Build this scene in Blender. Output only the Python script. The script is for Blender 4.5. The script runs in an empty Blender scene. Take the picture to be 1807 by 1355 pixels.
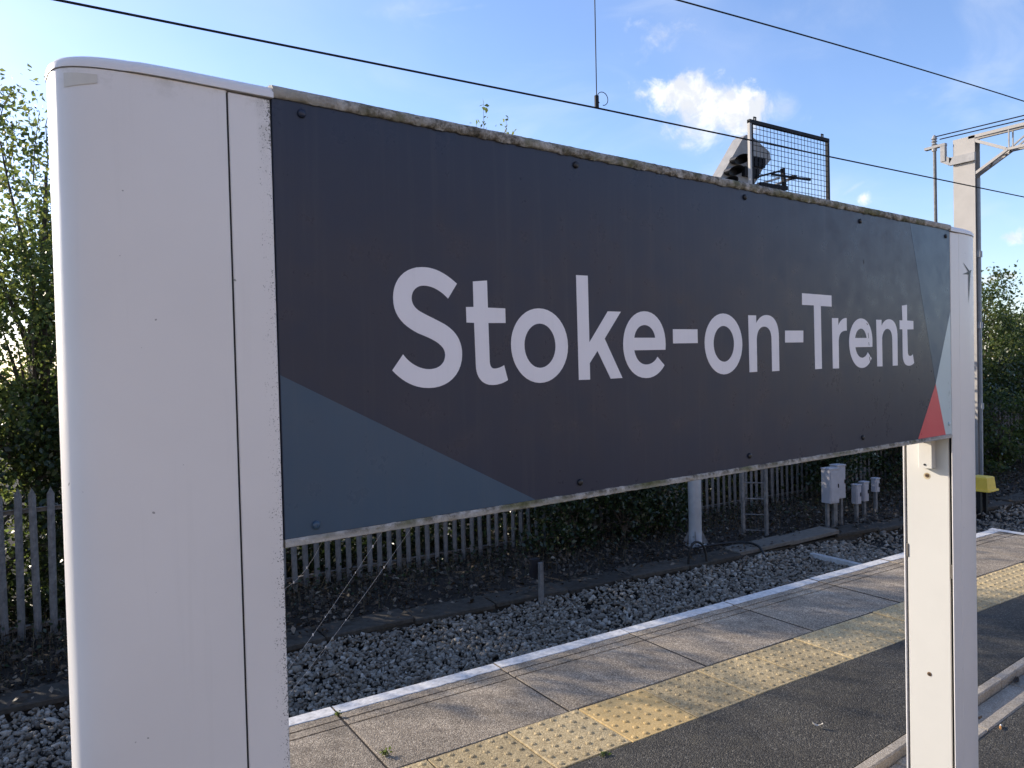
import bpy, bmesh, math, random
import numpy as np
from mathutils import Vector, Matrix, geometry
R = math.radians
rng = np.random.default_rng(7)
random.seed(7)
SC = bpy.context.scene
COL = SC.collection

# ------------------------------------------------------------------ camera
EYE = 1.65
cam = bpy.data.cameras.new('camera')
cam.sensor_fit = 'HORIZONTAL'; cam.sensor_width = 36.0
cam.lens = 1340.0 / 1807.0 * 36.0
cam.clip_start = 0.05; cam.clip_end = 2000.0
camo = bpy.data.objects.new('camera', cam); COL.objects.link(camo)
right = Vector((0.8287638, -0.55908661, -0.02393184))
up = Vector((0.03206041, 0.00474209, 0.99947468))
fwd = Vector((0.55867942, 0.8290957, -0.02185462))
m = Matrix((right, up, -fwd)).transposed().to_4x4()
m.translation = Vector((0, 0, EYE))
camo.matrix_world = m
SC.camera = camo

# ------------------------------------------------------------------ sun, sky, exposure
SUN_DIR = Vector((-0.550, 0.973, 0.425)).normalized()       # towards the sun
SUN_EL = math.asin(SUN_DIR.z)
SUN_AZ = math.atan2(SUN_DIR.x, SUN_DIR.y)
SUN_STRENGTH = 2.4
SKY_STRENGTH = 0.094
SC.view_settings.view_transform = 'Standard'
SC.view_settings.look = 'None'
SC.view_settings.exposure = 1.6
SC.view_settings.gamma = 1.0
SC.view_settings.use_curve_mapping = False
sun = bpy.data.lights.new('sun', 'SUN'); sun.energy = SUN_STRENGTH; sun.angle = R(0.5); sun.color = (1.0, 0.88, 0.72)
suno = bpy.data.objects.new('sun', sun); COL.objects.link(suno)
suno.rotation_euler = (-SUN_DIR).to_track_quat('-Z', 'Y').to_euler()
suno.location = (-20, 30, 20)

W = bpy.data.worlds.new('World'); SC.world = W; W.use_nodes = True
nt = W.node_tree; N = nt.nodes; L = nt.links
for n in list(N): N.remove(n)
def vm(op, a, b=None):
    n = N.new('ShaderNodeVectorMath'); n.operation = op
    for i, x in enumerate((a, b)):
        if x is None: continue
        if isinstance(x, (tuple, list, Vector)): n.inputs[i].default_value = tuple(x)
        else: L.new(x, n.inputs[i])
    return n.outputs['Value'] if op in ('DOT_PRODUCT', 'LENGTH') else n.outputs['Vector']
def mt(op, *a, clamp=False):
    n = N.new('ShaderNodeMath'); n.operation = op; n.use_clamp = clamp
    for i, x in enumerate(a):
        if isinstance(x, (int, float)): n.inputs[i].default_value = x
        else: L.new(x, n.inputs[i])
    return n.outputs[0]
def smooth(x, lo, hi):
    n = N.new('ShaderNodeMapRange'); n.interpolation_type = 'SMOOTHSTEP'
    L.new(x, n.inputs[0]); n.inputs[1].default_value = lo; n.inputs[2].default_value = hi
    return n.outputs[0]
def noise(v, scale, detail=6.0, rough=0.55, dist=0.0):
    n = N.new('ShaderNodeTexNoise'); L.new(v, n.inputs['Vector'])
    n.inputs['Scale'].default_value = scale; n.inputs['Detail'].default_value = detail
    n.inputs['Roughness'].default_value = rough; n.inputs['Distortion'].default_value = dist
    return n.outputs['Fac']
tc = N.new('ShaderNodeTexCoord'); D = tc.outputs['Generated']
D = vm('NORMALIZE', D)
sky = N.new('ShaderNodeTexSky'); sky.sky_type = 'NISHITA'; sky.sun_disc = False
sky.sun_elevation = SUN_EL; sky.sun_rotation = SUN_AZ
sky.air_density = 1.0; sky.dust_density = 0.55; sky.ozone_density = 4.0; sky.altitude = 60
def mixc(fac, a, b):
    n = N.new('ShaderNodeMix'); n.data_type = 'RGBA'
    if isinstance(fac, (int, float)): n.inputs[0].default_value = fac
    else: L.new(fac, n.inputs[0])
    for i, x in ((6, a), (7, b)):
        if isinstance(x, tuple): n.inputs[i].default_value = x
        else: L.new(x, n.inputs[i])
    return n.outputs[2]
def cloud_mask(c, rx, ry, nscale, lo, hi, seedv, pow_in=1.0, ang=0.0):
    c = Vector(c).normalized()
    r = Vector((c.y, -c.x, 0)).normalized(); u = r.cross(c).normalized()
    if ang:
        r, u = r * math.cos(ang) + u * math.sin(ang), u * math.cos(ang) - r * math.sin(ang)
    du = mt('DIVIDE', vm('DOT_PRODUCT', D, r), rx); dv = mt('DIVIDE', vm('DOT_PRODUCT', D, u), ry)
    front = mt('GREATER_THAN', vm('DOT_PRODUCT', D, c), 0.3)
    d = mt('SQRT', mt('ADD', mt('MULTIPLY', du, du), mt('MULTIPLY', dv, dv)))
    nz = noise(vm('ADD', D, seedv), nscale, 9.0, 0.6, 0.3)
    s = mt('ADD', mt('SUBTRACT', 1.0, d), mt('MULTIPLY', mt('SUBTRACT', nz, 0.5), 3.2))
    return mt('MULTIPLY', smooth(s, lo, hi), front), dv
base = vm('MULTIPLY', sky.outputs[0], (1.05, 0.955, 1.0))
CL = []
# (centre direction, half width, half height, noise scale, lo, hi, seed, opacity)
CL.append(((0.746, 0.600, 0.302), 0.038, 0.027, 24.0, 0.05, 0.75, (1, 2, 3), 0.95, 0.0))
CL.append(((0.690, 0.640, 0.324), 0.046, 0.030, 28.0, 0.05, 0.85, (4, 2, 7), 0.92, 0.0))
CL.append(((0.712, 0.626, 0.305), 0.060, 0.040, 18.0, 0.05, 0.9, (2, 7, 3), 0.9, 0.0))
CL.append(((0.776, 0.560, 0.297), 0.045, 0.030, 20.0, 0.2, 1.4, (5, 7, 3), 0.35, 0.0))
CL.append(((0.657, 0.650, 0.383), 0.060, 0.022, 34.0, 0.25, 1.9, (8, 2, 3), 0.55, 0.3))
CL.append(((0.638, 0.660, 0.402), 0.030, 0.010, 40.0, 0.2, 1.6, (3, 3, 3), 0.40, 0.2))
CL.append(((0.690, 0.655, 0.310), 0.020, 0.010, 40.0, 0.2, 1.6, (3, 5, 3), 0.45, 0.6))
CL.append(((0.430, 0.800, 0.418), 0.100, 0.006, 9.0, 0.2, 1.6, (3, 9, 3), 0.35, 0.16))
CL.append(((0.400, 0.815, 0.424), 0.090, 0.020, 9.0, 0.2, 2.2, (1, 9, 3), 0.30, 0.10))
CL.append(((0.835, 0.515, 0.200), 0.030, 0.004, 20.0, 0.2, 1.8, (1, 9, 8), 0.35, 0.5))
CL.append(((0.745, 0.545, 0.390), 0.200, 0.050, 8.0, 0.1, 2.4, (1, 4, 8), 0.30, -0.1))
CL.append(((0.8422, 0.5057, 0.1872), 0.013, 0.010, 45.0, 0.1, 1.0, (6, 2, 1), 0.75, 0.0))
CL.append(((0.9167, 0.3789, 0.1271), 0.014, 0.009, 45.0, 0.1, 1.0, (6, 8, 1), 0.65, 0.0))
CL.append(((0.9149, 0.3943, 0.0859), 0.022, 0.007, 40.0, 0.1, 1.0, (9, 8, 1), 0.75, 0.0))
tcol = base
# high thin cirrus over the whole sky, stretched along one direction
st = vm('MULTIPLY', D, (1.2, 4.2, 7.0))
ci = smooth(noise(st, 1.5, 8.0, 0.55, 0.9), 0.50, 0.86)
ci2 = smooth(noise(vm('ADD', vm('MULTIPLY', D, (0.9, 2.0, 3.0)), (5, 1, 2)), 1.3, 5.0, 0.5, 0.4), 0.48, 0.75)
ci = mt('MULTIPLY', mt('ADD', mt('MULTIPLY', ci, 0.55), mt('MULTIPLY', ci2, 0.30)), 0.5)
CLOUDC = (3.75, 3.9, 4.15, 1)
cshade = mixc(smooth(noise(D, 38.0, 7.0, 0.6, 0.4), 0.38, 0.62), (3.1, 3.2, 3.4, 1), (4.3, 4.3, 4.3, 1))
tcol = mixc(ci, tcol, CLOUDC)
for c, rx, ry, ns, lo, hi, sd, op, an in CL:
    mk, dv = cloud_mask(c, rx, ry, ns, lo, hi, sd, ang=an)
    tcol = mixc(mt('MULTIPLY', mk, op), tcol, cshade)
bg = N.new('ShaderNodeBackground'); L.new(tcol, bg.inputs[0]); bg.inputs[1].default_value = SKY_STRENGTH
wo = N.new('ShaderNodeOutputWorld'); L.new(bg.outputs[0], wo.inputs[0])
SC.cycles.max_bounces = 6; SC.cycles.transparent_max_bounces = 6
SC.cycles.transmission_bounces = 4

# ------------------------------------------------------------------ materials
def new_mat(name):
    mm = bpy.data.materials.new(name); mm.use_nodes = True
    return mm, mm.node_tree.nodes, mm.node_tree.links, mm.node_tree.nodes['Principled BSDF']
def c4(c): return (c[0], c[1], c[2], 1.0)
def ramp(nodes, links, src, stops):
    r = nodes.new('ShaderNodeValToRGB'); links.new(src, r.inputs[0])
    e = r.color_ramp.elements
    while len(e) > 1: e.remove(e[-1])
    e[0].position = stops[0][0]; e[0].color = c4(stops[0][1])
    for p, c in stops[1:]:
        x = e.new(p); x.color = c4(c)
    return r.outputs[0]
def tnoise(nodes, links, vec, scale, detail=6, rough=0.6, dist=0.0):
    n = nodes.new('ShaderNodeTexNoise'); links.new(vec, n.inputs['Vector'])
    n.inputs['Scale'].default_value = scale; n.inputs['Detail'].default_value = detail
    n.inputs['Roughness'].default_value = rough; n.inputs['Distortion'].default_value = dist
    return n.outputs['Fac']
def math_n(nodes, links, op, *a, clamp=False):
    n = nodes.new('ShaderNodeMath'); n.operation = op; n.use_clamp = clamp
    for i, x in enumerate(a):
        if isinstance(x, (int, float)): n.inputs[i].default_value = x
        else: links.new(x, n.inputs[i])
    return n.outputs[0]
def maprange(nodes, links, src, a, b, c=0.0, d=1.0):
    n = nodes.new('ShaderNodeMapRange'); links.new(src, n.inputs[0])
    for i, x in enumerate((a, b, c, d)): n.inputs[i + 1].default_value = x
    return n.outputs[0]
def mixrgb(nodes, links, fac, a, b):
    n = nodes.new('ShaderNodeMix'); n.data_type = 'RGBA'
    if isinstance(fac, (int, float)): n.inputs[0].default_value = fac
    else: links.new(fac, n.inputs[0])
    for i, x in ((6, a), (7, b)):
        if isinstance(x, tuple): n.inputs[i].default_value = c4(x)
        else: links.new(x, n.inputs[i])
    return n.outputs[2]
def objvec(nodes): return nodes.new('ShaderNodeTexCoord').outputs['Object']
def add_bump(nodes, links, bsdf, src, strength, dist=0.01):
    b = nodes.new('ShaderNodeBump'); b.inputs['Strength'].default_value = strength; b.inputs['Distance'].default_value = dist
    links.new(src, b.inputs['Height']); links.new(b.outputs[0], bsdf.inputs['Normal'])
def plain(name, col, rough=0.6, metal=0.0, var=0.25, scale=12.0, bump=0.0, spec=0.5, objvar=0.0):
    mm, nd, lk, b = new_mat(name)
    v = objvec(nd)
    f = tnoise(nd, lk, v, scale, 7, 0.65)
    lo = tuple(x * (1 - var) for x in col); hi = tuple(min(1, x * (1 + var)) for x in col)
    c = ramp(nd, lk, f, [(0.3, lo), (0.7, hi)])
    if objvar:
        oi = nd.new('ShaderNodeObjectInfo')
        h = nd.new('ShaderNodeHueSaturation'); lk.new(c, h.inputs['Color'])
        lk.new(maprange(nd, lk, oi.outputs['Random'], 0, 1, 1 - objvar, 1 + objvar), h.inputs['Value'])
        c = h.outputs[0]
    lk.new(c, b.inputs['Base Color'])
    b.inputs['Roughness'].default_value = rough; b.inputs['Metallic'].default_value = metal
    b.inputs['Specular IOR Level'].default_value = spec
    if bump: add_bump(nd, lk, b, f, bump)
    return mm

def white_paint(name, dirt_left=False):
    """old white gloss paint: faint mottling, fly specks, drips; black mould along the sign-side edge"""
    mm, nd, lk, b = new_mat(name)
    v = objvec(nd)
    big = tnoise(nd, lk, v, 3.0, 4, 0.5)
    col = ramp(nd, lk, big, [(0.3, (0.75, 0.725, 0.70)), (0.7, (0.81, 0.785, 0.76))])
    st = nd.new('ShaderNodeVectorMath'); st.operation = 'MULTIPLY'; lk.new(v, st.inputs[0]); st.inputs[1].default_value = (40, 40, 1.6)
    streak = tnoise(nd, lk, st.outputs[0], 1.0, 5, 0.6)
    col = mixrgb(nd, lk, math_n(nd, lk, 'MULTIPLY', maprange(nd, lk, streak, 0.58, 0.85), 0.12), col, (0.42, 0.40, 0.35))
    sp = tnoise(nd, lk, v, 95.0, 1, 0.5)
    fac = maprange(nd, lk, sp, 0.80, 0.82)
    col = mixrgb(nd, lk, math_n(nd, lk, 'MULTIPLY', fac, 0.75), col, (0.16, 0.15, 0.14))
    if dirt_left:
        sx = nd.new('ShaderNodeSeparateXYZ'); lk.new(v, sx.inputs[0])
        # s = 0.424 is the sign-side edge of the near post (object space is s - 1.6)
        edge = maprange(nd, lk, sx.outputs[0], 0.402 - 1.6, 0.4245 - 1.6)
        edge2 = math_n(nd, lk, 'POWER', edge, 2.0)
        top = maprange(nd, lk, sx.outputs[2], 1.95, 2.075)
        low = maprange(nd, lk, sx.outputs[2], 1.70, 1.25)
        n2 = tnoise(nd, lk, v, 420.0, 3, 0.6)
        n3 = tnoise(nd, lk, v, 26.0, 5, 0.65)
        amt = math_n(nd, lk, 'MULTIPLY', edge2, math_n(nd, lk, 'ADD', math_n(nd, lk, 'MULTIPLY', top, 0.20), math_n(nd, lk, 'ADD', math_n(nd, lk, 'MULTIPLY', low, 0.10), 0.045)))
        thr = math_n(nd, lk, 'ADD', n2, math_n(nd, lk, 'ADD', math_n(nd, lk, 'MULTIPLY', n3, 0.30), amt))
        f2 = maprange(nd, lk, thr, 0.80, 0.88)
        col = mixrgb(nd, lk, math_n(nd, lk, 'MULTIPLY', f2, math_n(nd, lk, 'MULTIPLY', math_n(nd, lk, 'MULTIPLY', edge, 5.0, clamp=True), 0.9)), col, (0.05, 0.047, 0.038))
        f3 = math_n(nd, lk, 'MULTIPLY', math_n(nd, lk, 'MULTIPLY', top, edge), maprange(nd, lk, n3, 0.40, 0.62))
        col = mixrgb(nd, lk, math_n(nd, lk, 'MULTIPLY', f3, 0.75), col, (0.27, 0.25, 0.19))
        # grime below the cap
        cap = maprange(nd, lk, sx.outputs[2], 2.045, 2.08)
        g = math_n(nd, lk, 'MULTIPLY', cap, maprange(nd, lk, tnoise(nd, lk, v, 22.0, 6, 0.7), 0.5, 0.68))
        col = mixrgb(nd, lk, math_n(nd, lk, 'MULTIPLY', g, 0.45), col, (0.28, 0.27, 0.22))
    lk.new(col, b.inputs['Base Color'])
    b.inputs['Roughness'].default_value = 0.38
    add_bump(nd, lk, b, tnoise(nd, lk, v, 9.0, 3, 0.5), 0.04, 0.02)
    return mm

def lichen_rail(name):
    mm, nd, lk, b = new_mat(name)
    v = objvec(nd)
    n1 = tnoise(nd, lk, v, 42.0, 8, 0.75)
    n2 = tnoise(nd, lk, v, 9.0, 5, 0.6)
    c = ramp(nd, lk, n1, [(0.34, (0.035, 0.033, 0.024)), (0.44, (0.16, 0.145, 0.115)), (0.52, (0.34, 0.325, 0.29)), (0.64, (0.56, 0.545, 0.51))])
    g = ramp(nd, lk, tnoise(nd, lk, v, 55.0, 6, 0.7), [(0.4, (0.08, 0.085, 0.03)), (0.7, (0.25, 0.24, 0.14))])
    c = mixrgb(nd, lk, maprange(nd, lk, n2, 0.48, 0.62), c, g)
    sx = nd.new('ShaderNodeSeparateXYZ'); lk.new(v, sx.inputs[0])
    clean = math_n(nd, lk, 'ADD', maprange(nd, lk, sx.outputs[0], -1.0, -1.17), maprange(nd, lk, sx.outputs[0], 0.95, 1.15), clamp=True)
    under = maprange(nd, lk, sx.outputs[2], 1.380, 1.374)
    keep = math_n(nd, lk, 'ADD', math_n(nd, lk, 'MULTIPLY', clean, 0.75), math_n(nd, lk, 'MULTIPLY', under, 0.55), clamp=True)
    c = mixrgb(nd, lk, math_n(nd, lk, 'MULTIPLY', keep, maprange(nd, lk, n1, 0.62, 0.45)), c, (0.52, 0.50, 0.46))
    lk.new(c, b.inputs['Base Color']); b.inputs['Roughness'].default_value = 0.9
    add_bump(nd, lk, b, n1, 0.9, 0.006)
    return mm

def speckle_ground(name, stops, vs=260.0, base_scale=3.0, base_var=0.25, rough=0.9, bump=0.6, bdist=0.004, objvar=0.0, stain=None):
    mm, nd, lk, b = new_mat(name)
    v = objvec(nd)
    vo = nd.new('ShaderNodeTexVoronoi'); lk.new(v, vo.inputs['Vector']); vo.inputs['Scale'].default_value = vs
    sx = nd.new('ShaderNodeSeparateColor'); lk.new(vo.outputs['Color'], sx.inputs[0])
    c = ramp(nd, lk, sx.outputs[0], stops)
    f = tnoise(nd, lk, v, base_scale, 8, 0.65)
    h = nd.new('ShaderNodeHueSaturation'); lk.new(c, h.inputs['Color'])
    val = maprange(nd, lk, f, 0.25, 0.75, 1 - base_var, 1 + base_var)
    if objvar:
        oi = nd.new('ShaderNodeObjectInfo')
        val = math_n(nd, lk, 'MULTIPLY', val, maprange(nd, lk, oi.outputs['Random'], 0, 1, 1 - objvar, 1 + objvar))
    lk.new(val, h.inputs['Value'])
    c = h.outputs[0]
    if stain:
        c = mixrgb(nd, lk, math_n(nd, lk, 'MULTIPLY', maprange(nd, lk, tnoise(nd, lk, v, 7.0, 7, 0.7), 0.52, 0.72), stain[1]), c, stain[0])
    lk.new(c, b.inputs['Base Color']); b.inputs['Roughness'].default_value = rough
    b.inputs['Specular IOR Level'].default_value = 0.35
    hgt = math_n(nd, lk, 'ADD', math_n(nd, lk, 'MULTIPLY', vo.outputs['Distance'], -1.0), math_n(nd, lk, 'MULTIPLY', f, 0.8))
    add_bump(nd, lk, b, hgt, bump, bdist)
    return mm

def leaf_mat(name, cols, trans=0.45, rough=0.45, spec=0.4):
    mm, nd, lk, b = new_mat(name)
    geo = nd.new('ShaderNodeNewGeometry')
    n = len(cols)
    c = ramp(nd, lk, geo.outputs['Random Per Island'], [((i + 0.5) / n, cc) for i, cc in enumerate(cols)])
    lk.new(c, b.inputs['Base Color']); b.inputs['Roughness'].default_value = rough
    b.inputs['Specular IOR Level'].default_value = spec
    tr = nd.new('ShaderNodeBsdfTranslucent')
    h = nd.new('ShaderNodeHueSaturation'); lk.new(c, h.inputs['Color']); h.inputs['Value'].default_value = 2.3; h.inputs['Hue'].default_value = 0.485; h.inputs['Saturation'].default_value = 1.1
    lk.new(h.outputs[0], tr.inputs['Color'])
    mx = nd.new('ShaderNodeMixShader'); mx.inputs[0].default_value = trans
    out = [x for x in nd if x.type == 'OUTPUT_MATERIAL'][0]
    lk.new(b.outputs[0], mx.inputs[1]); lk.new(tr.outputs[0], mx.inputs[2]); lk.new(mx.outputs[0], out.inputs['Surface'])
    return mm

def island_mat(name, cols, rough=0.85, bump=0.4, scale=60, spec=0.3):
    mm, nd, lk, b = new_mat(name)
    geo = nd.new('ShaderNodeNewGeometry'); n = len(cols)
    c = ramp(nd, lk, geo.outputs['Random Per Island'], [((i + 0.5) / n, cc) for i, cc in enumerate(cols)])
    v = objvec(nd); f = tnoise(nd, lk, v, scale, 5, 0.65)
    h = nd.new('ShaderNodeHueSaturation'); lk.new(c, h.inputs['Color']); lk.new(maprange(nd, lk, f, 0.2, 0.8, 0.7, 1.3), h.inputs['Value'])
    lk.new(h.outputs[0], b.inputs['Base Color']); b.inputs['Roughness'].default_value = rough
    b.inputs['Specular IOR Level'].default_value = spec
    if bump: add_bump(nd, lk, b, f, bump, 0.01)
    return mm

M = {}
M['white'] = white_paint('white_post_paint')
M['white_dirty'] = white_paint('white_post_paint_with_mould', True)
M['sunlit_cream'] = plain('sunlit_plate_cream', (0.62, 0.60, 0.545), 0.4, 0, 0.03, 4)  # sunlight on the face offset in the colour, darker than the post paint
M['post_core'] = plain('dark_joint_gap', (0.012, 0.012, 0.012), 0.8)
M['rail'] = lichen_rail('lichen_covered_rail')
def vinyl(name, col, rough=0.30, var=0.05):
    mm, nd, lk, b = new_mat(name)
    v = objvec(nd)
    f = tnoise(nd, lk, v, 4.0, 6, 0.6)
    c = ramp(nd, lk, f, [(0.3, tuple(x * (1 - var) for x in col)), (0.7, tuple(x * (1 + var) for x in col))])
    st = nd.new('ShaderNodeVectorMath'); st.operation = 'MULTIPLY'; lk.new(v, st.inputs[0]); st.inputs[1].default_value = (55, 1, 1.8)
    dr = maprange(nd, lk, tnoise(nd, lk, st.outputs[0], 1.0, 6, 0.65), 0.52, 0.85)
    c = mixrgb(nd, lk, math_n(nd, lk, 'MULTIPLY', dr, 0.10), c, (0.20, 0.19, 0.17))
    lk.new(c, b.inputs['Base Color'])
    fine = tnoise(nd, lk, v, 16.0, 7, 0.7)
    lk.new(maprange(nd, lk, fine, 0.3, 0.75, rough - 0.06, rough + 0.14), b.inputs['Roughness'])
    b.inputs['Specular IOR Level'].default_value = 0.32
    add_bump(nd, lk, b, tnoise(nd, lk, v, 2.6, 2, 0.5), 0.05, 0.02)
    return mm
M['slate'] = vinyl('slate_vinyl', (0.024, 0.033, 0.060))
M['blue'] = vinyl('blue_vinyl', (0.046, 0.088, 0.140))
M['pale'] = vinyl('pale_blue_vinyl', (0.52, 0.63, 0.65))
M['red'] = vinyl('red_vinyl', (0.66, 0.105, 0.115))
M['letter'] = vinyl('letter_vinyl', (0.83, 0.815, 0.84), 0.4, 0.03)
M['black'] = plain('black_fixing', (0.012, 0.012, 0.014), 0.45)
M['rust'] = plain('rusty_metal', (0.13, 0.075, 0.035), 0.8, 0.0, 0.5, 60, 0.3)
M['rust_stain'] = plain('rust_stain_on_paint', (0.50, 0.42, 0.27), 0.6, 0.0, 0.25, 150)
M['slab'] = speckle_ground('aggregate_concrete', [(0.0, (0.135, 0.106, 0.076)), (0.35, (0.235, 0.19, 0.138)), (0.7, (0.325, 0.267, 0.198)), (0.93, (0.44, 0.37, 0.28)), (1.0, (0.60, 0.52, 0.41))], 210, 3.2, 0.5, 0.85, 0.8, 0.003, 0.15, ((0.11, 0.085, 0.065), 0.8))
M['tactile'] = speckle_ground('buff_tactile_concrete', [(0.0, (0.25, 0.185, 0.095)), (0.5, (0.405, 0.31, 0.165)), (1.0, (0.53, 0.42, 0.24))], 190, 5.0, 0.22, 0.85, 0.5, 0.003, 0.16, ((0.22, 0.18, 0.10), 0.35))
M['tactile_new'] = speckle_ground('clean_yellow_tactile_concrete', [(0.0, (0.40, 0.27, 0.10)), (0.5, (0.52, 0.36, 0.15)), (1.0, (0.58, 0.42, 0.20))], 260, 5.0, 0.15, 0.8, 0.25, 0.003, 0.0, ((0.30, 0.22, 0.11), 0.3))
M['asphalt'] = speckle_ground('weathered_asphalt', [(0.0, (0.024, 0.022, 0.018)), (0.55, (0.051, 0.046, 0.038)), (0.90, (0.078, 0.072, 0.060)), (1.0, (0.15, 0.138, 0.115))], 170, 1.6, 0.5, 0.85, 0.9, 0.005, 0.0, ((0.10, 0.088, 0.062), 0.55))
M['kerbstone'] = speckle_ground('pale_drain_concrete', [(0.0, (0.24, 0.205, 0.16)), (0.6, (0.34, 0.295, 0.235)), (1.0, (0.43, 0.38, 0.31))], 220, 6.0, 0.22, 0.85, 0.4, 0.003, 0.08, ((0.16, 0.14, 0.11), 0.5))
M['line_paint'] = plain('white_line_paint', (0.60, 0.58, 0.55), 0.6, 0.0, 0.30, 30, 0.25)
M['wall_brick'] = plain('bounce_brick', (0.45, 0.385, 0.325), 0.9, 0, 0.25, 6, 0.3)  # pale warm brick of the added building that bounces light
M['window_glass'] = plain('dark_window_glass', (0.03, 0.035, 0.04), 0.1)
M['stone_trim'] = plain('pale_stone_trim', (0.48, 0.44, 0.37), 0.85, 0, 0.15, 5)
M['roof_slate'] = plain('roof_slate', (0.10, 0.10, 0.105), 0.8, 0, 0.2, 6)
M['brick'] = plain('dark_platform_wall', (0.11, 0.09, 0.075), 0.9, 0.0, 0.4, 12, 0.4)
M['soil'] = plain('dark_soil', (0.017, 0.012, 0.008), 1.0, 0.0, 0.5, 9, 0.7)
M['ground'] = plain('rough_ground', (0.045, 0.047, 0.025), 1.0, 0.0, 0.4, 0.8, 0.5)
M['ballast_base'] = plain('ballast_dust', (0.016, 0.015, 0.014), 1.0, 0.0, 0.4, 20, 0.6)
M['stone'] = island_mat('granite_ballast', [(0.14, 0.12, 0.096), (0.20, 0.174, 0.141), (0.245, 0.214, 0.175), (0.22, 0.186, 0.142), (0.30, 0.266, 0.22), (0.18, 0.159, 0.133), (0.44, 0.40, 0.34), (0.23, 0.199, 0.161)], 0.85, 0.35, 90)
M['trough'] = plain('old_dark_concrete', (0.056, 0.049, 0.040), 0.9, 0.0, 0.4, 14, 0.5, 0.3, 0.2)
M['trough_pale'] = plain('pale_concrete_cover', (0.135, 0.12, 0.10), 0.9, 0.0, 0.25, 14, 0.4)
M['galv'] = plain('weathered_galvanised_steel', (0.165, 0.16, 0.155), 0.65, 0.1, 0.45, 14, 0.2, 0.5, 0.12)
M['pole'] = plain('pale_grey_pole_paint', (0.34, 0.34, 0.34), 0.5, 0, 0.15, 6)
M['mast'] = plain('mast_grey_paint', (0.40, 0.375, 0.345), 0.6, 0.0, 0.07, 3, 0.0)
M['mast_dark'] = plain('darker_steel_grey', (0.33, 0.32, 0.31), 0.6, 0.0, 0.2, 8, 0.1)  # second steel grey, a little darker than the mast paint
M['wire'] = plain('overhead_wire_copper', (0.014, 0.013, 0.014), 0.7, 0.0, 0.05, 5, 0, 0.2)
M['steel_dark'] = plain('dark_painted_steel', (0.016, 0.016, 0.019), 0.7, 0, 0.2, 9, 0, 0.2)
M['sig_grey'] = plain('signal_grey', (0.30, 0.29, 0.275), 0.6, 0, 0.12, 9)
M['cabinet'] = plain('cabinet_grey', (0.40, 0.39, 0.41), 0.5, 0, 0.14, 7, 0.08)
M['yellow'] = plain('yellow_plastic', (0.84, 0.58, 0.07), 0.5, 0, 0.10, 9)
M['rubber'] = plain('black_cable_rubber', (0.010, 0.010, 0.010), 0.5)
M['sleeper'] = plain('old_timber', (0.06, 0.05, 0.042), 0.9, 0, 0.4, 9, 0.5)
M['board_white'] = plain('weathered_white_board', (0.42, 0.42, 0.41), 0.7, 0, 0.25, 16, 0.3)
M['bark'] = plain('bark', (0.075, 0.062, 0.048), 0.95, 0, 0.4, 18, 0.6)
M['leaf_birch'] = leaf_mat('birch_leaf', [(0.050, 0.075, 0.024), (0.065, 0.095, 0.030), (0.080, 0.112, 0.034), (0.10, 0.125, 0.038), (0.055, 0.080, 0.030), (0.12, 0.135, 0.04)], 0.5)
M['leaf_mid'] = leaf_mat('shrub_leaf', [(0.028, 0.050, 0.016), (0.040, 0.066, 0.020), (0.052, 0.078, 0.022), (0.070, 0.092, 0.026), (0.036, 0.058, 0.020), (0.09, 0.10, 0.03)], 0.38)
M['leaf_dark'] = leaf_mat('ivy_leaf', [(0.020, 0.034, 0.013), (0.030, 0.048, 0.017), (0.040, 0.058, 0.020), (0.024, 0.040, 0.015)], 0.25, 0.3, 0.5)
M['litter'] = island_mat('fallen_leaf', [(0.045, 0.029, 0.016), (0.07, 0.045, 0.024), (0.03, 0.021, 0.014), (0.10, 0.066, 0.036), (0.05, 0.038, 0.02), (0.025, 0.02, 0.013), (0.22, 0.18, 0.13), (0.06, 0.037, 0.02), (0.035, 0.025, 0.015), (0.028, 0.02, 0.012)], 0.6, 0.0, 60, 0.5)  # the single pale tone paints in leaves caught by the sun
M['straw'] = island_mat('dry_stem', [(0.10, 0.075, 0.045), (0.06, 0.045, 0.03), (0.14, 0.11, 0.07), (0.045, 0.05, 0.022)], 0.9, 0.0)
M['pale_leaf'] = plain('pale_dry_leaf', (0.50, 0.48, 0.44), 0.7, 0, 0.2, 50)
M['brown_leaf'] = plain('brown_dry_leaf', (0.06, 0.04, 0.025), 0.8, 0, 0.3, 50)
M['orange'] = plain('orange_filter_paper', (0.60, 0.27, 0.07), 0.8, 0, 0.1, 50)
M['paper'] = plain('white_cigarette_paper', (0.7, 0.68, 0.62), 0.8, 0, 0.1, 50)
M['silk'] = plain('spider_silk', (0.75, 0.74, 0.72), 0.3, 0, 0.05, 50)
M['tape'] = plain('cream_tape', (0.63, 0.605, 0.54), 0.6, 0, 0.06, 20)

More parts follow.
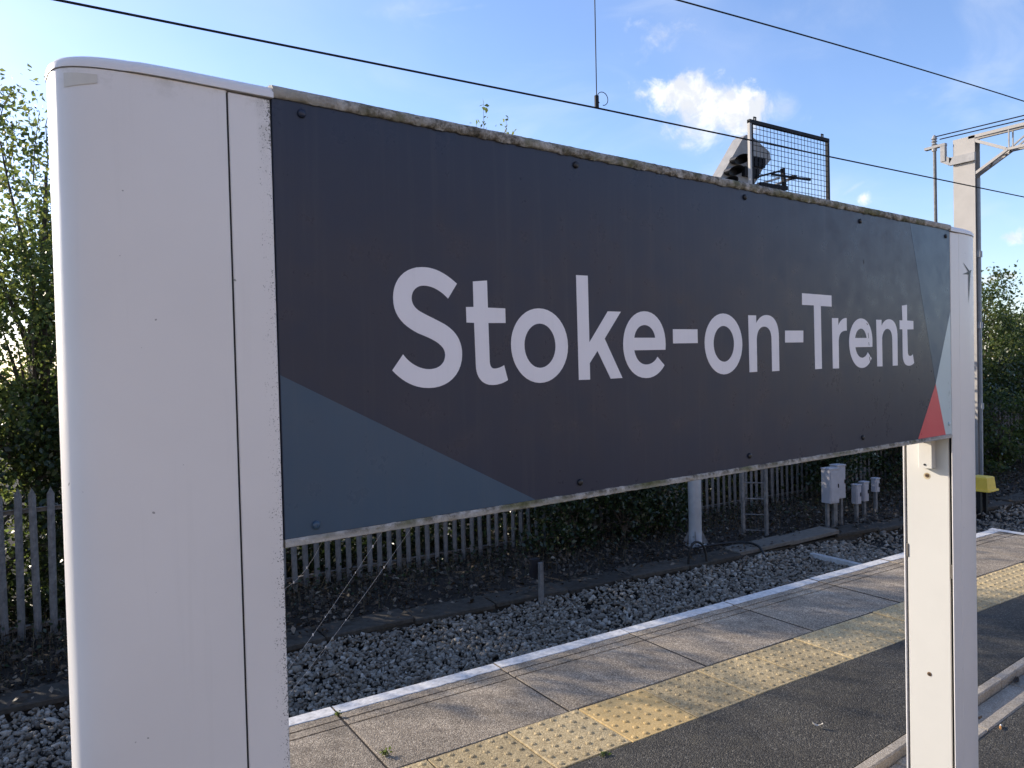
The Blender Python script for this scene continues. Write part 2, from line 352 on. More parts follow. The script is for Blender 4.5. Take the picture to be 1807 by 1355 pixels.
# ------------------------------------------------------------------ mesh helpers
class MB:
    def __init__(s): s.v = []; s.f = []
    def add(s, vs, fs):
        o = len(s.v); s.v += [tuple(x) for x in vs]; s.f += [tuple(i + o for i in f) for f in fs]; return s
    def box(s, a, b):
        (x0, y0, z0), (x1, y1, z1) = a, b
        return s.add([(x0, y0, z0), (x1, y0, z0), (x1, y1, z0), (x0, y1, z0), (x0, y0, z1), (x1, y0, z1), (x1, y1, z1), (x0, y1, z1)],
                     [(0, 3, 2, 1), (4, 5, 6, 7), (0, 1, 5, 4), (1, 2, 6, 5), (2, 3, 7, 6), (3, 0, 4, 7)])
    def bevbox(s, a, b, e=0.004):
        """box with its upright and top edges chamfered"""
        (x0, y0, z0), (x1, y1, z1) = a, b
        def ringp(q, z): return [(x0 + q, y0, z), (x1 - q, y0, z), (x1, y0 + q, z), (x1, y1 - q, z), (x1 - q, y1, z), (x0 + q, y1, z), (x0, y1 - q, z), (x0, y0 + q, z)]
        def ringi(z): return [(x0 + e, y0 + e, z), (x1 - e, y0 + e, z), (x1 - e, y0 + e, z), (x1 - e, y1 - e, z), (x1 - e, y1 - e, z), (x0 + e, y1 - e, z), (x0 + e, y1 - e, z), (x0 + e, y0 + e, z)]
        r0 = ringp(e, z0); r1 = ringp(e, z1 - e)
        t = [(x0 + e, y0 + e, z1), (x1 - e, y0 + e, z1), (x1 - e, y1 - e, z1), (x0 + e, y1 - e, z1)]
        vs = r0 + r1 + t
        fs = [(i, (i + 1) % 8, 8 + (i + 1) % 8, 8 + i) for i in range(8)]
        fs += [(8, 9, 17, 16), (9, 10, 17), (10, 11, 18, 17), (11, 12, 18), (12, 13, 19, 18), (13, 14, 19), (14, 15, 16, 19), (15, 8, 16), (16, 17, 18, 19), tuple(range(7, -1, -1))]
        return s.add(vs, fs)
    def bar(s, p, q, w, h=None, upv=(0, 0, 1)):
        h = h or w; p = Vector(p); q = Vector(q); d = (q - p).normalized(); u = Vector(upv)
        if abs(d.dot(u)) > 0.95: u = Vector((1, 0, 0))
        a = d.cross(u).normalized() * (w / 2); b = a.cross(d).normalized() * (h / 2)
        vs = [p - a - b, p + a - b, p + a + b, p - a + b, q - a - b, q + a - b, q + a + b, q - a + b]
        return s.add(vs, [(0, 1, 2, 3), (7, 6, 5, 4), (0, 4, 5, 1), (1, 5, 6, 2), (2, 6, 7, 3), (3, 7, 4, 0)])
    def tube(s, pts, r, n=8, cap=True):
        pts = [Vector(p) for p in pts]; k = len(pts)
        rs = r if isinstance(r, (list, tuple)) else [r] * k
        vs = []; ref = None
        for i, p in enumerate(pts):
            d = (pts[min(i + 1, k - 1)] - pts[max(i - 1, 0)]).normalized()
            if ref is None:
                ref = Vector((0, 0, 1)) if abs(d.z) < 0.9 else Vector((1, 0, 0))
            a = d.cross(ref)
            a = a.normalized(); b = a.cross(d).normalized(); ref = b
            for j in range(n):
                t = 2 * math.pi * j / n
                vs.append(p + (a * math.cos(t) + b * math.sin(t)) * rs[i])
        fs = [(i * n + j, i * n + (j + 1) % n, (i + 1) * n + (j + 1) % n, (i + 1) * n + j) for i in range(k - 1) for j in range(n)]
        if cap: fs += [tuple(range(n - 1, -1, -1)), tuple((k - 1) * n + j for j in range(n))]
        return s.add(vs, fs)
    def prism(s, poly, axis, a, b):
        """poly of 2D points extruded along axis ('x','y','z') from a to b"""
        def P(p, t):
            return (t, p[0], p[1]) if axis == 'x' else ((p[0], t, p[1]) if axis == 'y' else (p[0], p[1], t))
        n = len(poly)
        vs = [P(p, a) for p in poly] + [P(p, b) for p in poly]
        fs = [(i, (i + 1) % n, n + (i + 1) % n, n + i) for i in range(n)] + [tuple(range(n - 1, -1, -1)), tuple(range(n, 2 * n))]
        return s.add(vs, fs)
    def lathe(s, prof, n, c=(0, 0, 0), axis='z'):
        vs = []
        for r, h in prof:
            for j in range(n):
                t = 2 * math.pi * j / n; x, y = r * math.cos(t), r * math.sin(t)
                vs.append((c[0] + x, c[1] + y, c[2] + h) if axis == 'z' else ((c[0] + x, c[1] + h, c[2] + y) if axis == 'y' else (c[0] + h, c[1] + x, c[2] + y)))
        k = len(prof)
        fs = [(i * n + j, i * n + (j + 1) % n, (i + 1) * n + (j + 1) % n, (i + 1) * n + j) for i in range(k - 1) for j in range(n)]
        fs += [tuple(range(n - 1, -1, -1)), tuple((k - 1) * n + j for j in range(n))]
        return s.add(vs, fs)
    def mesh(s, name, mat, off=(0, 0, 0), smooth=False):
        me = bpy.data.meshes.new(name)
        me.from_pydata([(v[0] - off[0], v[1] - off[1], v[2] - off[2]) for v in s.v], [], s.f)
        bm = bmesh.new(); bm.from_mesh(me); bmesh.ops.recalc_face_normals(bm, faces=bm.faces); bm.to_mesh(me); bm.free()
        if mat: me.materials.append(mat)
        if smooth:
            me.polygons.foreach_set('use_smooth', [True] * len(me.polygons))
            me.update()
        return me
def fast_mesh(name, verts, nper, mat, smooth=False):
    """verts (N, nper, 3): N separate polygons"""
    n = verts.shape[0]
    me = bpy.data.meshes.new(name)
    me.vertices.add(n * nper); me.loops.add(n * nper); me.polygons.add(n)
    me.vertices.foreach_set('co', verts.astype(np.float32).ravel())
    me.loops.foreach_set('vertex_index', np.arange(n * nper, dtype=np.int32))
    me.polygons.foreach_set('loop_start', np.arange(0, n * nper, nper, dtype=np.int32))
    me.polygons.foreach_set('loop_total', np.full(n, nper, dtype=np.int32))
    me.materials.append(mat); me.update(calc_edges=True)
    return me
def link(name, me, parent=None, loc=(0, 0, 0), rot=(0, 0, 0)):
    o = bpy.data.objects.new(name, me); COL.objects.link(o); o.location = loc; o.rotation_euler = rot
    if parent: o.parent = parent
    return o
def tag(o, label=None, cat=None, group=None, kind=None):
    if label: o['label'] = label
    if cat: o['category'] = cat
    if group: o['group'] = group
    if kind: o['kind'] = kind
    return o
def thing(name, label, cat, loc=(0, 0, 0), rz=0.0, group=None):
    o = bpy.data.objects.new(name, None); COL.objects.link(o); o.location = loc; o.rotation_euler = (0, 0, rz)
    o.empty_display_size = 0.1
    return tag(o, label, cat, group)
def part(name, mb, mat, parent, off=(0, 0, 0), smooth=False):
    return link(name, mb.mesh(name, mat, off, smooth), parent)
def autosmooth(o, ang=35):
    me = o.data
    me.polygons.foreach_set('use_smooth', [True] * len(me.polygons))
    bm = bmesh.new(); bm.from_mesh(me)
    for e in bm.edges:
        e.smooth = len(e.link_faces) == 2 and e.calc_face_angle(0) < R(ang)
    bm.to_mesh(me); bm.free()
    return o
GLYPHS = [
    [[(0.7647,1.8067),(0.7573,1.8120),(0.7499,1.8167),(0.7426,1.8209),(0.7354,1.8244),(0.7281,1.8274),(0.7208,1.8297),(0.7135,1.8314),(0.7061,1.8325),(0.6986,1.8330),(0.6909,1.8328),(0.6805,1.8316),(0.6711,1.8290),(0.6625,1.8254),(0.6549,1.8208),(0.6484,1.8152),(0.6428,1.8089),(0.6384,1.8017),(0.6351,1.7939),(0.6330,1.7855),(0.6321,1.7766),(0.6324,1.7669),(0.6341,1.7583),(0.6370,1.7505),(0.6410,1.7436),(0.6459,1.7374),(0.6516,1.7318),(0.6580,1.7269),(0.6650,1.7224),(0.6724,1.7184),(0.6801,1.7147),(0.6866,1.7124),(0.6936,1.7099),(0.7010,1.7071),(0.7083,1.7040),(0.7154,1.7006),(0.7218,1.6968),(0.7274,1.6924),(0.7318,1.6876),(0.7346,1.6822),(0.7355,1.6762),(0.7349,1.6713),(0.7335,1.6668),(0.7314,1.6629),(0.7285,1.6595),(0.7250,1.6566),(0.7210,1.6543),(0.7165,1.6525),(0.7116,1.6513),(0.7064,1.6506),(0.7009,1.6504),(0.6947,1.6508),(0.6886,1.6519),(0.6826,1.6535),(0.6768,1.6557),(0.6713,1.6583),(0.6660,1.6614),(0.6611,1.6649),(0.6566,1.6688),(0.6524,1.6730),(0.6487,1.6775),(0.6266,1.6498),(0.6328,1.6438),(0.6393,1.6384),(0.6459,1.6336),(0.6528,1.6293),(0.6598,1.6257),(0.6672,1.6226),(0.6747,1.6202),(0.6825,1.6184),(0.6905,1.6172),(0.6988,1.6166),(0.7107,1.6169),(0.7219,1.6186),(0.7324,1.6218),(0.7419,1.6262),(0.7503,1.6319),(0.7576,1.6388),(0.7636,1.6467),(0.7681,1.6556),(0.7710,1.6654),(0.7722,1.6759),(0.7720,1.6837),(0.7709,1.6910),(0.7689,1.6977),(0.7662,1.7040),(0.7627,1.7097),(0.7584,1.7150),(0.7535,1.7199),(0.7479,1.7243),(0.7418,1.7283),(0.7351,1.7320),(0.7294,1.7345),(0.7240,1.7369),(0.7186,1.7392),(0.7135,1.7414),(0.7084,1.7435),(0.7035,1.7455),(0.6988,1.7475),(0.6942,1.7495),(0.6897,1.7515),(0.6854,1.7535),(0.6825,1.7551),(0.6798,1.7569),(0.6773,1.7589),(0.6751,1.7610),(0.6732,1.7632),(0.6716,1.7656),(0.6704,1.7682),(0.6695,1.7710),(0.6689,1.7739),(0.6688,1.7770),(0.6692,1.7807),(0.6701,1.7841),(0.6715,1.7873),(0.6734,1.7902),(0.6758,1.7929),(0.6786,1.7951),(0.6818,1.7970),(0.6855,1.7985),(0.6896,1.7995),(0.6940,1.7999),(0.6993,1.7999),(0.7047,1.7993),(0.7100,1.7982),(0.7153,1.7967),(0.7206,1.7946),(0.7257,1.7921),(0.7307,1.7893),(0.7356,1.7860),(0.7403,1.7824),(0.7447,1.7785)]],
    [[(0.8003,1.8126),(0.8327,1.8159),(0.8332,1.7645),(0.8740,1.7642),(0.8743,1.7360),(0.8335,1.7354),(0.8344,1.6629),(0.8345,1.6602),(0.8349,1.6578),(0.8354,1.6557),(0.8362,1.6538),(0.8371,1.6522),(0.8383,1.6510),(0.8396,1.6500),(0.8412,1.6492),(0.8430,1.6488),(0.8450,1.6486),(0.8472,1.6486),(0.8495,1.6488),(0.8519,1.6491),(0.8543,1.6496),(0.8568,1.6502),(0.8593,1.6509),(0.8617,1.6517),(0.8640,1.6526),(0.8662,1.6536),(0.8683,1.6547),(0.8766,1.6258),(0.8738,1.6243),(0.8707,1.6230),(0.8674,1.6217),(0.8638,1.6205),(0.8600,1.6195),(0.8560,1.6187),(0.8520,1.6180),(0.8478,1.6175),(0.8436,1.6173),(0.8393,1.6173),(0.8320,1.6180),(0.8256,1.6197),(0.8200,1.6221),(0.8152,1.6253),(0.8112,1.6292),(0.8080,1.6336),(0.8055,1.6386),(0.8038,1.6440),(0.8027,1.6498),(0.8024,1.6559),(0.8009,1.7352),(0.7838,1.7355),(0.7835,1.7644),(0.8004,1.7649)]],
    [[(0.9568,1.7666),(0.9691,1.7660),(0.9808,1.7634),(0.9917,1.7590),(1.0018,1.7529),(1.0107,1.7453),(1.0183,1.7364),(1.0245,1.7262),(1.0290,1.7151),(1.0317,1.7030),(1.0323,1.6903),(1.0310,1.6781),(1.0278,1.6666),(1.0228,1.6560),(1.0164,1.6463),(1.0086,1.6378),(0.9996,1.6306),(0.9897,1.6249),(0.9790,1.6207),(0.9677,1.6183),(0.9559,1.6177),(0.9439,1.6191),(0.9328,1.6224),(0.9225,1.6274),(0.9132,1.6339),(0.9051,1.6418),(0.8983,1.6508),(0.8928,1.6609),(0.8889,1.6719),(0.8866,1.6837),(0.8860,1.6960),(0.8872,1.7072),(0.8901,1.7178),(0.8945,1.7277),(0.9002,1.7368),(0.9072,1.7450),(0.9154,1.7521),(0.9245,1.7580),(0.9346,1.7624),(0.9454,1.7654)], [(0.9589,1.7362),(0.9655,1.7357),(0.9718,1.7341),(0.9776,1.7314),(0.9829,1.7277),(0.9877,1.7231),(0.9917,1.7178),(0.9949,1.7117),(0.9972,1.7051),(0.9986,1.6979),(0.9989,1.6904),(0.9982,1.6833),(0.9964,1.6767),(0.9938,1.6705),(0.9903,1.6649),(0.9861,1.6599),(0.9812,1.6557),(0.9758,1.6523),(0.9700,1.6498),(0.9637,1.6483),(0.9573,1.6478),(0.9508,1.6486),(0.9447,1.6504),(0.9391,1.6533),(0.9340,1.6571),(0.9295,1.6618),(0.9258,1.6672),(0.9228,1.6732),(0.9206,1.6798),(0.9193,1.6868),(0.9190,1.6942),(0.9197,1.7009),(0.9214,1.7073),(0.9239,1.7133),(0.9271,1.7187),(0.9311,1.7236),(0.9357,1.7278),(0.9409,1.7313),(0.9465,1.7339),(0.9526,1.7356)]],
    [[(1.0590,1.8384),(1.0918,1.8388),(1.0924,1.6988),(1.1478,1.7654),(1.1872,1.7656),(1.1369,1.7067),(1.1880,1.6212),(1.1524,1.6206),(1.1151,1.6807),(1.0921,1.6549),(1.0922,1.6204),(1.0605,1.6205)]],
    [[(1.3281,1.6820),(1.3289,1.6945),(1.3284,1.7071),(1.3261,1.7189),(1.3222,1.7297),(1.3168,1.7395),(1.3101,1.7481),(1.3021,1.7554),(1.2931,1.7611),(1.2831,1.7653),(1.2723,1.7678),(1.2608,1.7684),(1.2491,1.7672),(1.2383,1.7641),(1.2284,1.7594),(1.2196,1.7533),(1.2118,1.7459),(1.2053,1.7374),(1.1999,1.7279),(1.1960,1.7177),(1.1934,1.7068),(1.1923,1.6954),(1.1927,1.6832),(1.1949,1.6716),(1.1985,1.6608),(1.2037,1.6510),(1.2103,1.6422),(1.2182,1.6345),(1.2275,1.6282),(1.2379,1.6234),(1.2496,1.6202),(1.2623,1.6189),(1.2697,1.6190),(1.2769,1.6198),(1.2839,1.6212),(1.2907,1.6233),(1.2972,1.6259),(1.3033,1.6291),(1.3091,1.6328),(1.3145,1.6370),(1.3195,1.6416),(1.3239,1.6468),(1.3008,1.6665),(1.2982,1.6632),(1.2954,1.6603),(1.2922,1.6577),(1.2888,1.6555),(1.2851,1.6536),(1.2812,1.6520),(1.2770,1.6508),(1.2726,1.6499),(1.2680,1.6494),(1.2632,1.6493),(1.2573,1.6498),(1.2519,1.6511),(1.2470,1.6531),(1.2426,1.6556),(1.2387,1.6588),(1.2352,1.6625),(1.2323,1.6667),(1.2298,1.6712),(1.2279,1.6761),(1.2264,1.6813)], [(1.2272,1.7091),(1.2284,1.7139),(1.2301,1.7184),(1.2324,1.7225),(1.2352,1.7262),(1.2384,1.7295),(1.2421,1.7323),(1.2462,1.7345),(1.2506,1.7362),(1.2553,1.7372),(1.2604,1.7377),(1.2655,1.7374),(1.2703,1.7364),(1.2748,1.7349),(1.2790,1.7327),(1.2829,1.7300),(1.2863,1.7268),(1.2893,1.7230),(1.2917,1.7189),(1.2936,1.7143),(1.2949,1.7094)]],
    [[(1.3546,1.7294),(1.4418,1.7301),(1.4421,1.6973),(1.3545,1.6965)]],
    [[(1.5389,1.7700),(1.5511,1.7693),(1.5628,1.7666),(1.5736,1.7622),(1.5835,1.7561),(1.5924,1.7485),(1.5999,1.7396),(1.6060,1.7295),(1.6104,1.7183),(1.6131,1.7063),(1.6137,1.6937),(1.6124,1.6815),(1.6093,1.6700),(1.6045,1.6592),(1.5982,1.6495),(1.5906,1.6409),(1.5818,1.6336),(1.5721,1.6278),(1.5616,1.6236),(1.5505,1.6210),(1.5389,1.6203),(1.5267,1.6217),(1.5153,1.6249),(1.5048,1.6299),(1.4953,1.6364),(1.4870,1.6443),(1.4800,1.6534),(1.4744,1.6636),(1.4703,1.6746),(1.4679,1.6865),(1.4673,1.6989),(1.4685,1.7102),(1.4714,1.7209),(1.4758,1.7309),(1.4817,1.7401),(1.4888,1.7483),(1.4970,1.7555),(1.5063,1.7614),(1.5165,1.7659),(1.5274,1.7688)], [(1.5395,1.7395),(1.5462,1.7390),(1.5526,1.7374),(1.5586,1.7348),(1.5641,1.7313),(1.5689,1.7269),(1.5730,1.7217),(1.5763,1.7159),(1.5787,1.7095),(1.5802,1.7027),(1.5805,1.6955),(1.5798,1.6882),(1.5781,1.6814),(1.5756,1.6750),(1.5722,1.6692),(1.5682,1.6641),(1.5635,1.6597),(1.5584,1.6561),(1.5528,1.6535),(1.5468,1.6519),(1.5406,1.6514),(1.5339,1.6521),(1.5276,1.6540),(1.5217,1.6568),(1.5165,1.6606),(1.5119,1.6652),(1.5079,1.6705),(1.5048,1.6764),(1.5025,1.6829),(1.5012,1.6899),(1.5009,1.6972),(1.5015,1.7040),(1.5031,1.7104),(1.5055,1.7164),(1.5087,1.7219),(1.5126,1.7268),(1.5170,1.7311),(1.5220,1.7345),(1.5275,1.7372),(1.5333,1.7388)]],
    [[(1.6401,1.7678),(1.6731,1.7682),(1.6731,1.7482),(1.6763,1.7519),(1.6797,1.7554),(1.6835,1.7585),(1.6875,1.7614),(1.6918,1.7638),(1.6964,1.7659),(1.7012,1.7676),(1.7063,1.7689),(1.7115,1.7697),(1.7170,1.7701),(1.7267,1.7697),(1.7357,1.7680),(1.7437,1.7651),(1.7508,1.7609),(1.7568,1.7556),(1.7618,1.7491),(1.7658,1.7415),(1.7686,1.7328),(1.7702,1.7230),(1.7706,1.7122),(1.7707,1.6240),(1.7384,1.6234),(1.7379,1.7084),(1.7375,1.7142),(1.7363,1.7196),(1.7346,1.7243),(1.7322,1.7285),(1.7292,1.7320),(1.7257,1.7349),(1.7217,1.7372),(1.7172,1.7389),(1.7122,1.7398),(1.7069,1.7401),(1.7012,1.7396),(1.6959,1.7384),(1.6911,1.7364),(1.6869,1.7337),(1.6832,1.7304),(1.6801,1.7264),(1.6776,1.7218),(1.6758,1.7166),(1.6745,1.7108),(1.6740,1.7045),(1.6739,1.6236),(1.6416,1.6232)]],
    [[(1.7991,1.7307),(1.8846,1.7315),(1.8837,1.6994),(1.7985,1.6988)]],
    [[(1.8809,1.8333),(2.0283,1.8325),(2.0278,1.8008),(1.9723,1.8010),(1.9736,1.6253),(1.9394,1.6247),(1.9376,1.8017),(1.8807,1.8014)]],
    [[(2.0287,1.7685),(2.0617,1.7688),(2.0611,1.7479),(2.0645,1.7522),(2.0682,1.7560),(2.0721,1.7593),(2.0762,1.7622),(2.0806,1.7646),(2.0852,1.7666),(2.0902,1.7682),(2.0954,1.7693),(2.1010,1.7700),(2.1070,1.7703),(2.1067,1.7334),(2.0986,1.7333),(2.0914,1.7326),(2.0850,1.7313),(2.0794,1.7293),(2.0746,1.7266),(2.0706,1.7233),(2.0674,1.7193),(2.0649,1.7147),(2.0633,1.7094),(2.0624,1.7034),(2.0621,1.6246),(2.0297,1.6249)]],
    [[(2.2501,1.6859),(2.2505,1.7018),(2.2499,1.7141),(2.2478,1.7254),(2.2440,1.7356),(2.2389,1.7447),(2.2326,1.7525),(2.2251,1.7590),(2.2166,1.7642),(2.2072,1.7679),(2.1971,1.7701),(2.1864,1.7706),(2.1749,1.7695),(2.1642,1.7666),(2.1544,1.7621),(2.1457,1.7562),(2.1380,1.7492),(2.1315,1.7411),(2.1263,1.7321),(2.1223,1.7225),(2.1198,1.7123),(2.1187,1.7017),(2.1192,1.6891),(2.1215,1.6773),(2.1252,1.6662),(2.1305,1.6561),(2.1371,1.6470),(2.1450,1.6392),(2.1541,1.6328),(2.1643,1.6279),(2.1755,1.6247),(2.1875,1.6235),(2.1949,1.6237),(2.2019,1.6246),(2.2087,1.6262),(2.2152,1.6283),(2.2212,1.6311),(2.2269,1.6343),(2.2321,1.6380),(2.2369,1.6422),(2.2412,1.6467),(2.2450,1.6515),(2.2230,1.6702),(2.2206,1.6672),(2.2179,1.6645),(2.2150,1.6620),(2.2119,1.6599),(2.2086,1.6581),(2.2051,1.6566),(2.2015,1.6554),(2.1978,1.6545),(2.1939,1.6540),(2.1900,1.6539),(2.1842,1.6544),(2.1787,1.6557),(2.1737,1.6577),(2.1691,1.6604),(2.1650,1.6636),(2.1614,1.6673),(2.1584,1.6714),(2.1559,1.6758),(2.1541,1.6805),(2.1529,1.6853)], [(2.1520,1.7124),(2.1534,1.7172),(2.1553,1.7217),(2.1577,1.7258),(2.1606,1.7294),(2.1639,1.7326),(2.1675,1.7352),(2.1715,1.7373),(2.1758,1.7389),(2.1803,1.7399),(2.1850,1.7403),(2.1896,1.7400),(2.1940,1.7391),(2.1982,1.7376),(2.2021,1.7356),(2.2057,1.7330),(2.2089,1.7298),(2.2117,1.7262),(2.2141,1.7221),(2.2160,1.7176),(2.2174,1.7126)]],
    [[(2.2747,1.7685),(2.3063,1.7685),(2.3061,1.7503),(2.3095,1.7539),(2.3131,1.7573),(2.3171,1.7603),(2.3214,1.7630),(2.3260,1.7653),(2.3308,1.7673),(2.3360,1.7689),(2.3413,1.7701),(2.3470,1.7709),(2.3528,1.7712),(2.3622,1.7708),(2.3707,1.7691),(2.3783,1.7663),(2.3851,1.7624),(2.3908,1.7573),(2.3955,1.7512),(2.3993,1.7440),(2.4019,1.7359),(2.4035,1.7267),(2.4039,1.7167),(2.4034,1.6270),(2.3716,1.6268),(2.3712,1.7093),(2.3707,1.7155),(2.3696,1.7210),(2.3679,1.7259),(2.3656,1.7301),(2.3628,1.7336),(2.3594,1.7364),(2.3555,1.7386),(2.3512,1.7402),(2.3464,1.7411),(2.3412,1.7413),(2.3359,1.7409),(2.3310,1.7396),(2.3264,1.7377),(2.3222,1.7350),(2.3184,1.7318),(2.3152,1.7281),(2.3125,1.7239),(2.3104,1.7193),(2.3090,1.7143),(2.3082,1.7091),(2.3089,1.6261),(2.2772,1.6262)]],
    [[(2.4345,1.8158),(2.4677,1.8196),(2.4671,1.7693),(2.5086,1.7687),(2.5087,1.7417),(2.4676,1.7409),(2.4695,1.6685),(2.4698,1.6661),(2.4704,1.6640),(2.4712,1.6621),(2.4722,1.6605),(2.4734,1.6592),(2.4749,1.6581),(2.4766,1.6573),(2.4784,1.6567),(2.4805,1.6563),(2.4827,1.6562),(2.4850,1.6562),(2.4872,1.6564),(2.4892,1.6566),(2.4912,1.6570),(2.4932,1.6574),(2.4951,1.6580),(2.4969,1.6587),(2.4987,1.6594),(2.5005,1.6603),(2.5023,1.6613),(2.5106,1.6332),(2.5078,1.6316),(2.5048,1.6302),(2.5016,1.6290),(2.4983,1.6279),(2.4947,1.6269),(2.4910,1.6262),(2.4871,1.6256),(2.4830,1.6252),(2.4787,1.6250),(2.4742,1.6250),(2.4666,1.6256),(2.4599,1.6270),(2.4541,1.6292),(2.4492,1.6320),(2.4452,1.6355),(2.4419,1.6395),(2.4394,1.6439),(2.4376,1.6488),(2.4365,1.6540),(2.4361,1.6594),(2.4360,1.7409),(2.4183,1.7411),(2.4183,1.7693),(2.4371,1.7691)]],
]
# ================================================================== THE SETTING
g = MB(); g.add([(-400, -400, -1.25), (600, -400, -1.25), (600, 600, -1.25), (-400, 600, -1.25)], [(0, 1, 2, 3)])
tag(link('ground', g.mesh('ground', M['ground'])), kind='structure')

# platform frame: u along the edge, v towards the track, origin at a slab joint
PF = (1.28, 2.87, 0.0); PA = R(-1.4)
def drain(u): return -1.027 + 0.085 * (u - 2.0)
UE = 6.51
pl = MB()
def strip(pts): pl.add(pts, [tuple(range(len(pts)))])
strip([(-8, drain(-8), 0), (UE, drain(UE), 0), (UE, -0.4, 0), (-8, -0.4, 0)])
strip([(-8, -9, 0), (UE, -9, 0), (UE, drain(UE) - 0.225, 0), (-8, drain(-8) - 0.225, 0)])
# bed below the drain and end / front faces
strip([(-8, drain(-8) - 0.25, -0.09), (UE, drain(UE) - 0.25, -0.09), (UE, drain(UE) + 0.02, -0.09), (-8, drain(-8) + 0.02, -0.09)])
platform = link('platform', pl.mesh('platform', M['asphalt']), None, PF, (0, 0, PA)); tag(platform, kind='structure')
b = MB()
def dirt(u0, u1, v0, v1, z): b.add([(u0, v0, z), (u1, v0, z), (u1, v1, z), (u0, v1, z)], [(0, 1, 2, 3)])
for k in range(-8, 8): dirt(k * 0.93 - 0.009, k * 0.93 + 0.009, 0.0, 0.60, -0.0032)
dirt(-8, UE, -0.0075, 0.0055, -0.0030); dirt(-8, UE, -0.4045, -0.3955, -0.0036)
for k in range(-13, 16): dirt(0.57 + 0.4015 * k - 0.0055, 0.57 + 0.4015 * k + 0.0040, -0.398, -0.003, -0.0044)
for gv in (0.492, 0.562): dirt(-8, UE - 0.1, gv - 0.0055, gv + 0.0055, -0.0075)
tag(link('joint_dirt', b.mesh('joint_dirt', M['soil']), platform), kind='stuff')
w = MB(); w.box((-8, 0.50, -1.2), (UE - 0.03, 0.62, -0.13)); w.box((UE - 0.16, -9, -1.2), (UE - 0.03, 0.49, -0.13))
link('platform_wall', w.mesh('platform_wall', M['brick']), platform)

# coping slabs with two anti-slip grooves and a white painted nosing
SL = 0.93
def slab_mesh(seed):
    b = MB(); rr = random.Random(seed)
    gd = 0.013
    prof = [(0.004, -0.12), (0.004, -0.003), (0.008, 0.0)]
    for gv in (0.492, 0.562):
        prof += [(gv - 0.006, 0.0), (gv - 0.0052, -gd), (gv + 0.0052, -gd), (gv + 0.006, 0.0)]
    prof += [(0.715, 0.0), (0.722, -0.006), (0.722, -0.12)]
    x0, x1 = 0.003 + rr.uniform(0, 0.004), SL - 0.003 - rr.uniform(0, 0.004)
    # segments along x, end edges worn down a little
    xs = [x0, x0 + 0.006] + [x0 + (x1 - x0) * t for t in (0.15, 0.3, 0.45, 0.6, 0.75, 0.88)] + [x1 - 0.006, x1]
    n = len(prof); vs = []
    for i, x in enumerate(xs):
        dz = -0.002 if i in (0, len(xs) - 1) else 0.0
        for (v, z) in prof:
            vs.append((x + (rr.uniform(-0.002, 0.002) if i in (0, len(xs) - 1) else 0), v, z + (dz if z > -0.05 else 0) + (rr.uniform(-0.0008, 0.0008) if z > -0.05 else 0)))
    fs = [(i * n + j, i * n + j + 1, (i + 1) * n + j + 1, (i + 1) * n + j) for i in range(len(xs) - 1) for j in range(n - 1)]
    fs += [tuple(range(n)), tuple(range((len(xs) - 1) * n + n - 1, (len(xs) - 1) * n - 1, -1))]
    b.add(vs, fs); return b
slab_meshes = [slab_mesh(i).mesh('coping_slab', M['slab']) for i in range(4)]
def line_mesh(seed):
    b = MB(); rr = random.Random(seed); xs = np.linspace(0.004, SL - 0.004, 26); vs = []
    for x in xs:
        inner = 0.628 + rr.gauss(0, 0.0022) + 0.003 * math.sin(x * 9 + seed)
        vs += [(x, inner, 0.0012), (x, inner + 0.004, 0.0032), (x, 0.716, 0.0034), (x, 0.7255, -0.0045), (x, 0.7255, -0.10)]
    fs = [(i * 5 + j, i * 5 + j + 1, (i + 1) * 5 + j + 1, (i + 1) * 5 + j) for i in range(len(xs) - 1) for j in range(4)]
    return b.add(vs, fs)
line_meshes = [line_mesh(i).mesh('white_line', M['line_paint']) for i in range(3)]
for k in range(-8, 7):
    s = link('coping_slab', slab_meshes[k % 4], platform, (k * SL, random.uniform(-0.004, 0.004), random.uniform(-0.002, 0.003)), (random.uniform(-0.003, 0.003), random.uniform(-0.003, 0.003), random.uniform(-0.004, 0.004)))
    link('white_line', line_meshes[k % 3], s)
# white line across the platform end
b = MB(); vs = []
vv = np.linspace(0.735, -8.9, 60)
for v in vv:
    q = random.gauss(0, 0.002)
    vs += [(UE - 0.085 + q, v, 0.0055), (UE + 0.012, v, 0.0055), (UE + 0.013, v, -0.10)]
b.add(vs, [(3 * i + j, 3 * i + j + 1, 3 * i + j + 4, 3 * i + j + 3) for i in range(len(vv) - 1) for j in range(2)])
link('white_line', b.mesh('white_line', M['line_paint']), platform)

